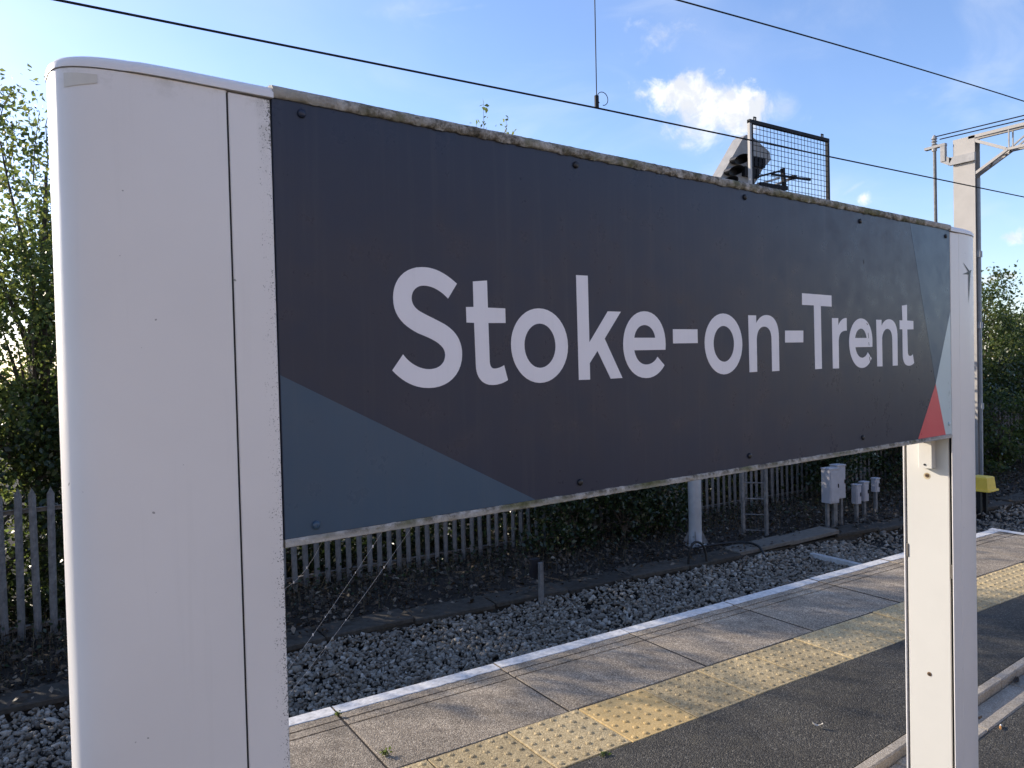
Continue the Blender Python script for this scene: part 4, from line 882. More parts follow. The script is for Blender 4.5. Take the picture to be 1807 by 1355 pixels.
b = MB(); b.bar((cg0 + 0.045, cgy - 0.002, cgz), (cg0 + 0.045, cgy - 0.002, cgt - 0.03), 0.03); part('cage_upright', b, M['steel_dark'], sig, so)
b = MB(); b.bar((cg0 - 0.02, cgy, cgt), (cg1 + 0.022, cgy, cgt), 0.05); part('cage_top_bar', b, M['steel_dark'], sig, so)
for xx in (cg0 + 0.12, cg1 - 0.13):
    b = MB(); b.bar((xx - 0.02, cgy, cgt + 0.02), (xx - 0.02, cgy, cgt + 0.075), 0.014); b.bar((xx + 0.02, cgy, cgt + 0.02), (xx + 0.02, cgy, cgt + 0.075), 0.014); b.bar((xx - 0.027, cgy, cgt + 0.075), (xx + 0.03, cgy, cgt + 0.075), 0.014)
    part('cage_lug', b, M['steel_dark'], sig, so)
b = MB()
for i in range(1, 23): b.bar((cg0 + (cg1 - cg0) * i / 23, cgy + 0.01, cgz), (cg0 + (cg1 - cg0) * i / 23, cgy + 0.01, cgt - 0.02), 0.0055)
for i in range(14): b.bar((cg0 + 0.02, cgy + 0.018, cgz + 0.03 + 0.08 * i), (cg1 - 0.02, cgy + 0.018, cgz + 0.03 + 0.08 * i), 0.0065)
part('cage_mesh', b, M['steel_dark'], sig, so)
# tilted head: plate outline in X, Z at Y 7.4
hp = [(8.60, 4.17), (9.24, 4.98), (9.30, 5.02), (9.42, 5.02), (9.84, 4.84), (9.86, 4.72), (9.67, 4.56), (9.40, 4.22), (9.2, 4.05), (8.72, 4.02)]
b = MB(); b.prism(hp, 'y', 7.42, 7.62); head = part('signal_head', b, M['sig_grey'], sig, so)
for cx, cz in ((9.06, 4.60), (8.93, 4.42), (8.80, 4.25)):
    b = MB(); vs = []; K = 14
    ax = Vector((0.83, 0, 0.10)).normalized(); upw = Vector((-0.1, 0, 1)).normalized()
    for (t0, rx, rz, dy, sc_) in ((0, 0.155, 0.066, 0.0, 1.0), (1, 0.160, 0.068, -0.11, 1.0)):
        for i in range(K):
            a = 2 * math.pi * i / K
            rzz = rz if math.sin(a) > 0 else rz * 0.85
            p = Vector((cx, 7.418 + dy - (0.06 * math.sin(a) if t0 else 0), cz)) + ax * (rx * math.cos(a)) + upw * (rzz * math.sin(a))
            vs.append(p)
    b.add(vs, [(i, (i + 1) % K, K + (i + 1) % K, K + i) for i in range(K)] + [tuple(range(K))])
    part('lamp_hood', b, M['black'], head, so)
for cx, cz in ((9.50, 4.625), (9.36, 4.455)):
    for i in range(4):
        b = MB(); x0 = cx - 0.17 + 0.09 * i
        b.prism([(x0, cz + 0.075), (x0 + 0.062, cz + 0.072), (x0 + 0.050, cz - 0.065), (x0 - 0.012, cz - 0.062)], 'y', 7.36, 7.424); part('cooling_fin', b, M['steel_dark'], head, so)
for p, q, w_, mm_ in (((9.45, 7.3, 4.40), (9.98, 7.3, 4.55), 0.028, 'steel_dark'), ((9.98, 7.3, 4.58), (10.02, 7.3, 4.25), 0.05, 'steel_dark'), ((9.69, 7.28, 4.45), (10.64, 7.28, 4.48), 0.03, 'steel_dark'), ((9.42, 7.3, 4.275), (10.07, 7.3, 4.285), 0.06, 'steel_dark'), ((9.36, 7.32, 4.26), (9.92, 7.32, 4.43), 0.03, 'mast'), ((9.85, 7.33, 4.32), (10.22, 7.33, 4.46), 0.04, 'mast'), ((9.98, 7.31, 4.25), (10.02, 7.31, 3.9), 0.04, 'steel_dark'), ((10.17, 7.27, 4.465), (10.25, 7.27, 4.468), 0.06, 'steel_dark')):
    b = MB(); b.bar(p, q, w_); part('head_bracket', b, M[mm_], sig, so)
b = MB(); b.bar((8.0, 7.45, 4.0), (9.0, 7.52, 4.15), 0.10); part('head_arm', b, M['galv'], sig, so)

# lineside cabinets
def cabinet(name, label, x, y, w_, d_, z0, z1, legs, group, ribs=0, zg=-0.95):
    t = thing(name, label, 'equipment box', (x, y, zg), R(-8), group)
    o_ = (0, 0, zg)
    b = MB(); b.bevbox((-w_ / 2, -d_ / 2, z0), (w_ / 2, d_ / 2, z1 - 0.012), 0.008); part('cabinet_body', b, M['cabinet'], t, o_)
    b = MB(); b.bevbox((-w_ / 2 - 0.005, -d_ / 2 - 0.009, z1 - 0.0118), (w_ / 2 + 0.005, d_ / 2 + 0.005, z1 + 0.008), 0.004); part('cabinet_roof', b, M['cabinet'], t, o_)
    b = MB(); b.bevbox((-w_ / 2 + 0.015, -d_ / 2 - 0.008, z0 + 0.02), (w_ / 2 - 0.015, -d_ / 2 - 0.0005, z1 - 0.045), 0.004); dr = part('cabinet_door', b, M['cabinet'], t, o_)
    b = MB(); b.box((w_ / 2 - 0.04, -d_ / 2 - 0.018, (z0 + z1) / 2 - 0.03), (w_ / 2 - 0.028, -d_ / 2 - 0.0085, (z0 + z1) / 2 + 0.03)); part('handle', b, M['steel_dark'], dr, o_)
    for lx in legs:
        b = MB(); b.box((lx - 0.022, -0.022, zg - 0.05), (lx + 0.022, 0.022, z0)); part('leg', b, M['galv'], t, o_)
cabinet('trackside_cabinet', 'tall grey equipment box on legs nearest the signal ladder', 10.47, 6.90, 0.20, 0.17, -0.53, -0.005, (-0.07, 0.07), 'trackside equipment boxes')
cabinet('trackside_cabinet', 'tall grey equipment box on legs behind the nearest tall one', 10.76, 6.96, 0.19, 0.14, -0.50, 0.015, (-0.06, 0.06), 'trackside equipment boxes')
cabinet('small_trackside_box', 'small grey box on one leg just right of the tall cabinets', 11.16, 6.90, 0.115, 0.10, -0.63, -0.33, (0.0,), 'trackside equipment boxes')
cabinet('small_trackside_box', 'small grey box on one leg in the middle of the three', 11.42, 6.93, 0.115, 0.10, -0.62, -0.315, (0.0,), 'trackside equipment boxes')
cabinet('small_trackside_box', 'smallest grey box, set highest and farthest along the trough', 11.80, 6.96, 0.105, 0.09, -0.52, -0.30, (0.0,), 'trackside equipment boxes')

# short marker post at the trough
t = thing('marker_post', 'short grey post with dark box top standing in ballast before the trough', 'marker post', (4.83, 6.70, -1.05))
b = MB(); b.box((-0.02, -0.02, -0.05), (0.02, 0.02, 0.56)); b.box((0.021, -0.02, -0.05), (0.028, 0.03, 0.56)); part('post', b, M['galv'], t)
b = MB(); b.bevbox((-0.085, 0.021, 0.40), (0.02, 0.10, 0.60), 0.006); part('terminal_box', b, M['steel_dark'], t)
# black cables
def cable(label, pts, r=0.016):
    b = MB(); P_ = [Vector(p) for p in pts]; out = []
    for i in range(len(P_) - 1):
        p0 = P_[max(i - 1, 0)]; p1 = P_[i]; p2 = P_[i + 1]; p3 = P_[min(i + 2, len(P_) - 1)]
        for s_ in range(6):
            t = s_ / 6
            out.append(0.5 * ((2 * p1) + (p2 - p0) * t + (2 * p0 - 5 * p1 + 4 * p2 - p3) * t * t + (3 * p1 - p0 - 3 * p2 + p3) * t ** 3))
    out.append(P_[-1]); b.tube(out, r, 7)
    tag(link('cable', b.mesh('cable', M['rubber'], (0, 0, 0), True)), label, 'cable', 'black cables by the signal')
cable('black cable looping up in a hoop out of the trough near the signal post', [(7.15, 6.72, -0.95), (7.17, 6.70, -0.72), (7.25, 6.68, -0.62), (7.38, 6.66, -0.70), (7.42, 6.64, -0.95)])
cable('long black cable crossing the trough lids and trailing onto the ballast', [(7.75, 7.15, -0.86), (8.1, 7.0, -0.83), (8.35, 6.85, -0.82), (8.35, 6.58, -0.82), (8.3, 6.40, -0.97), (8.3, 6.2, -1.0), (8.55, 6.05, -1.0)])
cable('short black cable lying on ballast below the raised trough lids', [(8.9, 6.52, -0.93), (9.0, 6.35, -0.99), (9.3, 6.28, -0.99), (9.65, 6.05, -0.99)])
# white board across the ballast
b = MB(); b.bevbox((-0.05, -0.42, -0.03), (0.05, 0.42, 0.03), 0.008)
tag(link('wooden_board', b.mesh('wooden_board', M['board_white']), None, (8.95, 5.78, -0.965), (0, R(6), R(-3))), 'weathered white board lying flat across the ballast', 'board')
# yellow box
t = thing('yellow_box', 'yellow flanged box on dark legs by the far end of the platform', 'box', (13.5, 6.10, -1.05))
b = MB(); w0, w1 = 0.150, 0.132
for z_, q in ((0.0, 1),): pass
vs = [(-w0, -w0, 0.50), (w0, -w0, 0.50), (w0, w0, 0.50), (-w0, w0, 0.50), (-w1, -w1, 0.69), (w1, -w1, 0.69), (w1, w1, 0.69), (-w1, w1, 0.69), (-w1 + .02, -w1 + .02, 0.705), (w1 - .02, -w1 + .02, 0.705), (w1 - .02, w1 - .02, 0.705), (-w1 + .02, w1 - .02, 0.705)]
b.add(vs, [(0, 1, 5, 4), (1, 2, 6, 5), (2, 3, 7, 6), (3, 0, 4, 7), (4, 5, 9, 8), (5, 6, 10, 9), (6, 7, 11, 10), (7, 4, 8, 11), (8, 9, 10, 11), (3, 2, 1, 0)])
part('lid', b, M['yellow'], t)
b = MB(); b.bevbox((-0.185, -0.185, 0.468), (0.185, 0.185, 0.4995), 0.012); part('flange', b, M['yellow'], t)
for lx in (-0.1, 0.1):
    b = MB(); b.box((lx - 0.03, -0.03, -0.05), (lx + 0.03, 0.03, 0.468)); part('leg', b, M['rubber'], t)
# old timbers beyond
for i, (x0, y0, z0, ln_, a) in enumerate(((17.5, 5.2, -0.93, 3.2, 0.10), (17.9, 4.9, -0.93, 3.2, 0.05), (17.7, 5.05, -0.66, 2.9, 0.12))):
    b = MB(); b.bevbox((-ln_ / 2, -0.13, -0.07), (ln_ / 2, 0.13, 0.13), 0.015)
    tag(link('timber_sleeper', b.mesh('timber_sleeper', M['sleeper']), None, (x0, y0, z0), (0, 0, a)), ('old dark timber at the back of the pile beyond the yellow box', 'old dark timber at the front of the pile beyond the yellow box', 'old dark timber lying on top of the pile beyond the yellow box')[i], 'timber', 'old timbers beyond the platform end')

# overhead line mast with lattice boom
MX = 16.0; mo = (MX, 7.5, -1.0)
mast = thing('overhead_line_mast', 'tall grey steel overhead line mast carrying a lattice boom and insulator arm', 'mast', mo)
b = MB(); b.box((MX, 7.30, -1.1), (MX + 0.014, 7.71, 5.99)); b.box((MX + 0.20, 7.30, -1.1), (MX + 0.214, 7.71, 5.99)); b.box((MX + 0.0142, 7.49, -1.1), (MX + 0.1998, 7.52, 5.985))
part('mast_column', b, M['mast'], mast, mo)
b = MB(); b.bar((MX + 0.08, 7.27, -1.0), (MX + 0.08, 7.27, 5.15), 0.045); part('side_channel', b, M['mast_dark'], mast, mo)
for z0 in (3.6, 2.2, 0.6):
    b = MB(); b.box((MX + 0.03, 7.238, z0), (MX + 0.13, 7.298, z0 + 0.12)); part('channel_clamp', b, M['mast_dark'], mast, mo)
# boom: two upper and two lower chords, lattice between
YA, YB = 7.42, -3.0
for dx in (0.03, 0.20):
    b = MB(); b.bar((MX + dx, YA, 5.97), (MX + dx, YB, 5.97), 0.06); part('top_chord', b, M['mast'], mast, mo)
    b = MB(); b.bar((MX + dx, YA, 5.18), (MX + dx, 6.72, 5.575), 0.05); part('knee_brace', b, M['mast'], mast, mo)
    b = MB(); b.bar((MX + dx, 6.72, 5.575), (MX + dx, YB, 5.575), 0.05); part('bottom_chord', b, M['mast'], mast, mo)
    b = MB(); b.bar((MX + dx, YA, 5.95), (MX + dx, 6.75, 5.59), 0.055); part('end_diagonal', b, M['mast'], mast, mo)
    y = 6.70; k = 0
    while y > YB + 0.6:
        b = MB(); b.bar((MX + dx + 0.012, y, 5.575), (MX + dx + 0.012, y - 0.55, 5.97), 0.028); b.bar((MX + dx + 0.012, y - 0.55, 5.97), (MX + dx + 0.012, y - 1.1, 5.575), 0.028)
        b.bar((MX + dx - 0.012, y, 5.575), (MX + dx - 0.012, y, 5.95), 0.022); part('lattice_bar', b, M['mast_dark'], mast, mo); y -= 1.1
b = MB()
y = 7.3
while y > 6.75:
    z_ = 5.18 + (7.42 - y) * 0.5643
    b.bar((MX + 0.03, y, z_), (MX + 0.20, y - 0.17, z_ + 0.096), 0.026); b.bar((MX + 0.20, y - 0.17, z_ + 0.096), (MX + 0.03, y - 0.34, z_ + 0.19), 0.026); y -= 0.34
part('knee_lacing', b, M['mast_dark'], mast, mo)
b = MB(); b.bar((MX - 0.03, 7.76, 5.57), (MX - 0.03, 7.28, 5.57), 0.06, 0.16); b.bar((MX - 0.03, 7.74, 5.56), (MX - 0.03, 7.90, 5.66), 0.06, 0.14); b.bar((MX - 0.03, 7.88, 5.60), (MX - 0.03, 7.88, 5.93), 0.09, 0.09); b.bar((MX - 0.03, 7.83, 5.94), (MX - 0.03, 8.24, 5.93), 0.10, 0.05)
part('insulator_arm', b, M['mast_dark'], mast, mo)
b = MB(); b.lathe([(0.02, 5.84), (0.05, 5.86), (0.05, 5.92), (0.03, 5.97), (0.06, 5.99), (0.03, 6.02), (0.06, 6.05), (0.03, 6.08), (0.06, 6.10), (0.02, 6.18)], 10, (MX - 0.03, 8.06, 0)); part('insulator', b, M['mast_dark'], mast, mo)
b = MB(); b.tube([(MX - 0.03, 8.055, 5.86), (MX - 0.03, 8.03, 0.5)], 0.032, 10); part('drop_pipe', b, M['galv'], mast, mo)
for dz, y0 in ((6.145, 8.06), (6.07, 7.95)):
    b = MB(); b.tube([(MX - 0.03, y0, dz), (MX - 0.03, 6.43, dz - 0.03), (MX - 0.03, YB, dz - 0.03)], 0.012, 7); part('feeder_wire', b, M['wire'], mast, mo)
b = MB(); b.box((MX, YB - 0.41, -1.1), (MX + 0.014, YB, 5.99)); b.box((MX + 0.20, YB - 0.41, -1.1), (MX + 0.214, YB, 5.99)); b.box((MX + 0.0142, YB - 0.22, -1.1), (MX + 0.1998, YB - 0.19, 5.985))
part('mast_column', b, M['mast'], mast, mo)

# overhead wires
cw = thing('overhead_line_wires', 'black overhead contact wire hung from a catenary wire by a looped dropper', 'overhead wire', (4.01, 4.65, 3.71))
wo_ = (4.01, 4.65, 3.71)
def line_pts(P_, n=40):
    xs = np.linspace(P_[0][0], P_[-1][0], n); return [(x_, float(np.interp(x_, [p[0] for p in P_], [p[1] for p in P_])), float(np.interp(x_, [p[0] for p in P_], [p[2] for p in P_]))) for x_ in xs]
b = MB(); b.tube([(-12, 4.65, 3.59), (0.28, 4.65, 3.635), (4.01, 4.65, 3.70), (7.29, 4.65, 3.735), (11.54, 4.65, 3.785), (30, 4.65, 3.9)], 0.0075, 8); part('contact_wire', b, M['wire'], cw, wo_, True)
ct = []
for x_ in np.linspace(-12, 30, 60):
    ct.append((x_, 4.65, 4.46 + 0.075 * x_ - 0.0019 * x_ * x_ if x_ < 19 else 5.2 + 0.003 * (x_ - 19)))
b = MB(); b.tube(ct, 0.0072, 8); part('catenary_wire', b, M['wire'], cw, wo_, True)
b = MB(); b.tube([(4.012, 4.65, 3.72), (4.015, 4.65, 4.735)], 0.0042, 6); part('dropper', b, M['wire'], cw, wo_)
b = MB(); b.bevbox((3.995, 4.638, 3.70), (4.028, 4.662, 3.80), 0.004); part('dropper_clamp', b, M['steel_dark'], cw, wo_)
b = MB(); b.tube([(4.02 + 0.055 - 0.055 * math.cos(a), 4.65, 3.785 + 0.055 * math.sin(a) * 0.95) for a in np.linspace(-0.9, 2 * math.pi - 1.6, 20)], 0.0032, 5, False); part('dropper_loop', b, M['wire'], cw, wo_)

# ================================================================== TREES AND SHRUBS
def tree(name, label, cat, x, y, zb, h, rx, ry, nleaf, ls, lm, seed, cb=0.12, clump=0.30, group=None, sprigs=(), nclump=None, boxy=False):
    rg_ = np.random.default_rng(seed)
    t = thing(name, label, cat, (x, y, zb), 0, group)
    # limbs
    b = MB(); zc = h * (cb + (1 - cb) * 0.5); rz = h * (1 - cb) * 0.5
    b.tube([(0, 0, -0.1), (0.03 * h * rg_.normal() * 0.3, 0.0, h * 0.3), (0.06 * rg_.normal(), 0.06 * rg_.normal(), h * 0.62), (0.1 * rg_.normal(), 0.1 * rg_.normal(), h * 0.9)], [0.024 * h, 0.019 * h, 0.011 * h, 0.003 * h], 7)
    nc_ = nclump or max(24, int(nleaf / 110))
    d = rg_.normal(size=(nc_, 3)); d /= np.linalg.norm(d, axis=1, keepdims=True)
    rad = rg_.uniform(0.12, 1.0, nc_) ** 0.5
    wob = 1 + 0.22 * np.sin(3 * np.arctan2(d[:, 1], d[:, 0]) + seed) + 0.12 * np.sin(5 * d[:, 2] + seed)
    cc = d * (rad * wob)[:, None] * np.array([rx, ry, rz]) + np.array([0, 0, zc])
    if boxy:
        cc = np.stack([rg_.uniform(-rx, rx, nc_), rg_.uniform(-ry, ry, nc_), h * rg_.uniform(0, 1, nc_) ** 1.25], -1)
    cc[:, 2] = np.clip(cc[:, 2], 0.05, None)
    for i in range(0, nc_, max(1, nc_ // 46)):
        p = cc[i]; st_ = max(0.12 * h, p[2] - rg_.uniform(0.2, 0.45) * h); f_ = st_ / h
        mid = (p[0] * 0.45 + rg_.normal() * 0.05, p[1] * 0.45 + rg_.normal() * 0.05, st_ + (p[2] - st_) * 0.62)
        b.tube([(0, 0, st_), mid, tuple(p)], [0.010 * h * (1 - f_) + 0.006, 0.005 * h * (1 - f_) + 0.004, 0.0025], 5, False)
    tips = []
    for (sx_, sy_, sz_, lx, ly, lz, nl) in sprigs:
        p0 = np.array([sx_, sy_, sz_]); p1 = np.array([lx, ly, lz])
        m_ = (p0 + p1) / 2 + rg_.normal(0, 0.03, 3)
        b.tube([tuple(p0), tuple(m_), tuple(p1)], [0.008, 0.005, 0.002], 5, False)
        for k in range(nl):
            u = rg_.uniform(0.1, 1.0) ** 0.8
            q = (1 - u) ** 2 * p0 + 2 * u * (1 - u) * m_ + u * u * p1
            tips.append(q + rg_.normal(0, 0.035 + 0.05 * (1 - u), 3))
    part('trunk', b, M['bark'], t)
    w_ = rg_.uniform(0.5, 1.5, nc_); w_ /= w_.sum()
    idx = rg_.choice(nc_, nleaf, p=w_)
    cr = clump * rg_.uniform(0.6, 1.35, nc_)
    pos = cc[idx] + rg_.normal(0, 1, (nleaf, 3)) * (cr[idx] * 0.55)[:, None] * np.array([1, 1, 0.75])
    pos[:, 2] = np.abs(pos[:, 2])
    if tips: pos = np.concatenate([pos, np.array(tips)])
    n_ = len(pos); s_ = ls * rg_.uniform(0.65, 1.25, n_)
    me = fast_mesh('crown', quads(pos, s_, s_ * 0.95, rg_, 1.0, 0.2), 4, lm)
    link('crown', me, t)
    return t
GZ = -0.75
def sprig_set(rg_, cx, n, z0, z1, spread, leaves):
    out = []
    for i in range(n):
        a = cx + rg_.uniform(-spread, spread); y_ = rg_.uniform(-0.4, 0.4); zt_ = rg_.uniform(z0, z1)
        out.append((a * 0.75, y_ * 0.7, zt_ - rg_.uniform(0.5, 0.9), a + rg_.normal() * 0.15, y_, zt_, leaves))
    return out
rs = np.random.default_rng(2)
tree('birch_tree', 'sunlit young birch with small light green leaves left of the near white post', 'tree', 0.35, 10.3, GZ, 5.3, 1.1, 1.0, 21000, 0.036, M['leaf_birch'], 21, 0.05, 0.34, None, sprig_set(rs, -0.05, 12, 5.1, 5.75, 0.75, 24))
BK = [  # x, y, h, rx, ry, leaves, size, mat, name, label
    (-1.35, 10.3, 4.1, 0.85, 0.8, 4200, 0.042, 'leaf_birch', 'loose leafy shrub behind the fence just left of the birch'),
    (-4.4, 10.4, 3.3, 1.2, 0.9, 4000, 0.05, 'leaf_mid', 'leafy shrub far left behind the fence beyond the birch'),
    (2.3, 10.6, 4.5, 1.15, 1.0, 5200, 0.042, 'leaf_birch', 'light green tree hidden behind the left part of the sign'),
    (4.2, 10.4, 4.8, 1.25, 1.0, 6200, 0.042, 'leaf_mid', 'mid green tree hidden behind the lettered middle of the sign'),
    (6.4, 10.5, 5.4, 1.2, 1.0, 8500, 0.042, 'leaf_birch', 'tree whose leafy twigs poke above the sign left of the dropper wire'),
    (8.6, 10.6, 5.0, 1.3, 1.0, 8500, 0.045, 'leaf_mid', 'mid green tree behind the fence at the signal post'),
    (10.9, 10.4, 4.8, 1.3, 1.0, 8000, 0.048, 'leaf_mid', 'mid green tree behind the fence at the mesh cage'),
    (13.2, 10.2, 4.6, 1.4, 1.0, 8000, 0.05, 'leaf_mid', 'mid green tree behind the grey equipment boxes'),
    (15.8, 10.2, 4.2, 1.4, 1.1, 8000, 0.05, 'leaf_mid', 'mid green tree behind the overhead line mast'),
    (19.0, 10.0, 4.2, 1.5, 1.2, 11000, 0.052, 'leaf_mid', 'bushy tree just beyond the overhead line mast'),
    (22.2, 10.0, 4.25, 1.5, 1.2, 14000, 0.050, 'leaf_mid', 'dense bushy tree right of the far white post'),
    (26.5, 10.4, 3.6, 1.7, 1.4, 12000, 0.056, 'leaf_birch', 'sunlit light green tree at the right edge beyond the yellow box'),
    (30.5, 10.6, 3.9, 1.9, 1.6, 7000, 0.066, 'leaf_mid', 'farthest bushy tree at the right edge of the view'),
    (35.0, 10.0, 4.2, 2.2, 2.0, 6000, 0.075, 'leaf_birch', 'distant light green tree beyond the right edge of the fence'),
]
for i, (x, y, h, rx, ry, nl, ls, lm, lb) in enumerate(BK):
    sp = []
    if i == 4: sp = [(0.1, -0.2, 5.3, 0.12, -0.2, 6.62, 30), (0.6, -0.1, 5.2, 0.62, -0.1, 6.48, 40), (0.62, -0.1, 5.6, 0.75, -0.1, 6.25, 18), (0.02, -0.2, 5.4, -0.02, -0.2, 6.30, 12)]
    elif i in (10, 11, 9): sp = sprig_set(rs, 0, 9, h - 0.1, h + 0.45, 1.1, 14)
    tree('bushy_tree' if h > 3.5 else 'leafy_shrub', lb, 'tree' if h > 3.5 else 'shrub', x, y, GZ, h, rx, ry, nl, ls, M[lm], 100 + i, 0.03, 0.42, 'trees and shrubs behind the palisade fence', sp)
# dense evergreen hedge plants rooted right behind the fence
HX = list(np.arange(-1.9, 31, 1.55))
for i, x in enumerate(HX):
    tree('hedge_shrub', 'dense dark green evergreen shrub in the hedge right behind the palisade fence', 'shrub', float(x), fence_y(float(x)) + 0.78 + 0.08 * math.sin(i * 2.1), -0.95, 2.2 + 0.25 * math.sin(i * 1.7), 0.95, 0.36, 7000, 0.040 if x < 12 else 0.048, M['leaf_dark'], 500 + i, 0.0, 0.30, 'evergreen hedge behind the palisade fence', (), 120, True)
# low shrubs and ivy in front of the fence
SH = [(6.6, 8.35, 1.5, 0.75, 0.45, 3600, 0.034, 'dark ivy-clad shrub against the fence just left of the signal post'),
      (7.5, 8.3, 1.5, 0.6, 0.45, 3000, 0.034, 'dark ivy-clad shrub behind the base of the signal post'),
      (8.35, 8.4, 1.4, 0.6, 0.4, 2600, 0.034, 'dark shrub between the signal post and its ladder'),
      (12.6, 8.2, 1.5, 0.9, 0.5, 3000, 0.04, 'dark shrub behind the small grey equipment boxes'),
      (15.0, 8.4, 1.6, 0.9, 0.6, 3000, 0.042, 'dark shrub at the foot of the overhead line mast'),
      (18.2, 7.9, 1.7, 1.1, 0.7, 4000, 0.045, 'dark bramble beyond the mast, above the yellow box'),
      (21.0, 7.7, 1.8, 1.2, 0.8, 4000, 0.048, 'dark bramble right of the yellow box beneath the tall bushes'),
      (24.5, 7.6, 2.0, 1.4, 0.8, 4500, 0.05, 'dark bramble at the right edge beneath the light green tree')]
for i, (x, y, h, rx, ry, nl, ls, lb) in enumerate(SH):
    tree('shrub', lb, 'shrub', x, y, -0.95, h, rx, ry, nl, ls, M['leaf_dark' if i < 5 else 'leaf_mid'], 300 + i, 0.0, 0.26, 'shrubs in front of the palisade fence')

# ================================================================== ADDED BUILDING BEHIND THE CAMERA, BOUNCES WARM LIGHT ONTO THE SIGN
st = thing('bounce_building', 'plain brick building added unseen behind the viewpoint to bounce warm light', 'building', (4, -11, -1.1))
so_ = (4, -11, -1.1)
b = MB(); b.box((-22, -18, -1.2), (26, -11, 5.4)); part('wall', b, M['wall_brick'], st, so_)
b = MB(); b.box((-22.1, -10.999, 5.2), (26.1, -10.8, 5.5)); part('cornice', b, M['stone_trim'], st, so_)
b = MB(); b.prism([(-18.4, 5.51), (-10.85, 5.51), (-14.6, 7.4)], 'x', -22.3, 26.3); part('roof', b, M['roof_slate'], st, so_)
for i in range(15):
    x0 = -20.5 + 3.1 * i
    for z0 in (0.9,):
        b = MB(); b.box((x0, -10.998, z0), (x0 + 1.3, -10.93, z0 + 2.1)); fr = part('window', b, M['stone_trim'], st, so_)
        b = MB(); b.box((x0 + 0.12, -10.928, z0 + 0.12), (x0 + 1.18, -10.92, z0 + 1.98)); part('pane', b, M['window_glass'], fr, so_)

# ================================================================== SMALL THINGS
def pw(u, v, z=0.0):
    return (PF[0] + u * math.cos(PA) - v * math.sin(PA), PF[1] + u * math.sin(PA) + v * math.cos(PA), z)
def weed(name, label, loc, n, r, h, seed):
    rr = np.random.default_rng(seed); t = thing(name, label, 'weed', loc)
    b = MB()
    for k in range(5):
        a = rr.uniform(0, 6.28); b.tube([(0, 0, -0.01), (math.cos(a) * r * .4, math.sin(a) * r * .4, h * .6), (math.cos(a) * r, math.sin(a) * r, h * rr.uniform(.6, 1.1))], [0.0018, 0.0014, 0.0008], 4, False)
    part('stem', b, M['leaf_mid'], t)
    pos = np.stack([rr.normal(0, r * .5, n), rr.normal(0, r * .5, n), np.abs(rr.normal(h * .5, h * .3, n))], -1); s_ = rr.uniform(0.005, 0.011, n)
    link('leaves', fast_mesh('leaves', quads(pos, s_, s_, rr, 1.0, 0.2), 4, M['leaf_birch']), t)
weed('weed', 'small green weed growing in the slab joint nearest the near post', pw(0.035, 0.13, 0.0), 30, 0.022, 0.03, 1)
weed('weed', 'tiny weed growing at the white edge line by the near post', pw(-0.005, 0.60, 0.003), 18, 0.014, 0.022, 2)
weed('weed', 'low green weed on the tactile paving beyond the far post', pw(4.35, -0.06, 0.004), 60, 0.06, 0.025, 3)
weed('weed', 'dark weed tuft at the tactile paving edge beside the yellow tile', pw(0.80, -0.405, 0.0), 18, 0.02, 0.012, 4)
def scrap(name, label, cat, loc, mat, s, seed, grp=None):
    rr = np.random.default_rng(seed)
    b = MB(); K = 5; vs = []; fs = []
    for i in range(K):
        u = i / (K - 1); w_ = s * 0.42 * math.sin(math.pi * (0.08 + 0.84 * u))
        for j in (-1, 0, 1): vs.append(((u - 0.5) * 2 * s, j * w_, 0.006 + 0.008 * abs(j) * rr.uniform(0.5, 1.4) + 0.010 * (u - 0.5) ** 2 * 4))
    for i in range(K - 1):
        for j in range(2): fs.append((3 * i + j, 3 * i + 3 + j, 3 * i + 4 + j, 3 * i + 1 + j))
    b.add(vs, fs)
    o = link(name, b.mesh(name, mat, (0, 0, 0), True), None, loc, (0, 0, rr.uniform(0, 6.28)))
    tag(o, label, cat, grp)
    return o
def gp(px, py):                     # measured spots on the platform
    return pw(px, py, 0.001)
scrap('fallen_leaf', 'pale dry leaf lying on the asphalt between the two posts', 'leaf', (2.99, 2.05, 0.001), M['pale_leaf'], 0.022, 5)
scrap('fallen_leaf', 'smaller pale leaf lying on asphalt close to the tactile paving', 'leaf', (2.33, 2.06, 0.001), M['pale_leaf'], 0.018, 6)
scrap('fallen_leaf', 'dark brown leaf lying in the drain channel right of the far post', 'leaf', pw(3.03, drain(3.03) - 0.075, -0.035), M['brown_leaf'], 0.035, 7)
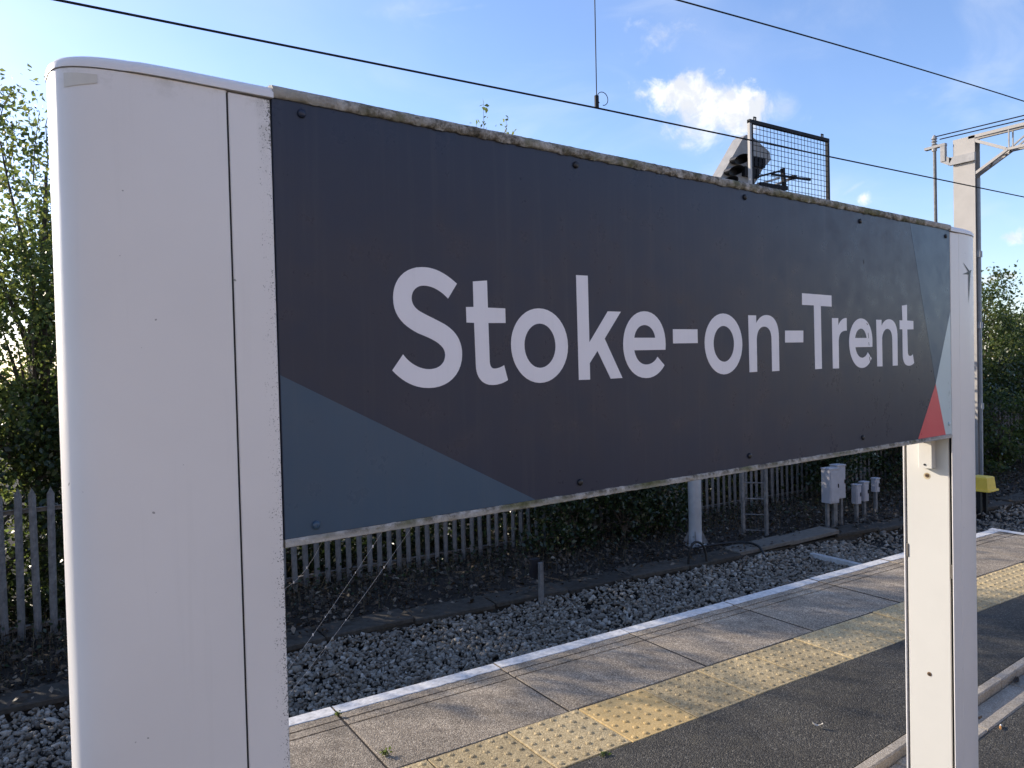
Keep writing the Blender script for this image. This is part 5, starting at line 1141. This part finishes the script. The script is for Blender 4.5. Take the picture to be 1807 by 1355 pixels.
scrap('fallen_leaf', 'small dark leaf lying on the drain floor beside the far post', 'leaf', pw(2.45, drain(2.45) - 0.125, -0.035), M['brown_leaf'], 0.016, 8)
cl_ = pw(2.36, drain(2.36) - 0.25, 0.006)
t = thing('cigarette_end', 'orange and white cigarette end on asphalt beside the drain', 'cigarette end', cl_, R(20))
b = MB(); b.tube([(0, 0, 0), (0.024, 0, 0)], 0.004, 8); part('filter', b, M['orange'], t)
b = MB(); b.tube([(0.0242, 0, 0), (0.040, 0, 0)], 0.0038, 8); part('paper', b, M['paper'], t)
# cobweb strands between the bottom rail and the near post
def strand(label, a, b_, sag, drops):
    P_ = []
    (s0, z0, n0), (s1, z1, n1) = a, b_
    for i in range(13):
        u = i / 12; x_, y_ = sw(s0 + (s1 - s0) * u, n0 + (n1 - n0) * u); P_.append((x_, y_, z0 + (z1 - z0) * u - sag * 4 * u * (1 - u)))
    t = thing('cobweb_strand', label, 'cobweb', P_[0], 0, 'cobweb strands under the near end of the sign')
    b = MB(); b.tube(P_, 0.0002, 4, False); part('silk', b, M['silk'], t, P_[0])
    b = MB()
    for u, r_ in drops:
        k = u * 12; i = min(11, int(k)); f_ = k - i
        c = [P_[i][j] * (1 - f_) + P_[i + 1][j] * f_ for j in range(3)]
        b.add([(c[0] + r_ * v_[0], c[1] + r_ * v_[1], c[2] + 2.2 * r_ * v_[2]) for v_ in ICO], [tuple(f) for f in ICF])
    part('dew_drop', b, M['silk'], t, P_[0])
strand('longest cobweb strand, slanting from the bottom rail down to the near post', (0.672, 1.372, 1.20), (0.424, 1.120, 1.20), 0.006, ((0.25, 0.0011), (0.55, 0.0008), (0.7, 0.001)))
strand('cobweb strand slanting from the bottom rail, nearer the post than the longest', (0.612, 1.372, 1.20), (0.424, 1.160, 1.20), 0.004, ((0.12, 0.0016), (0.3, 0.0009), (0.6, 0.0009), (0.72, 0.0014)))
strand('short slack cobweb strand hanging beside the near post', (0.424, 1.300, 1.20), (0.500, 1.372, 1.20), 0.015, ((0.3, 0.0012), (0.6, 0.0012)))
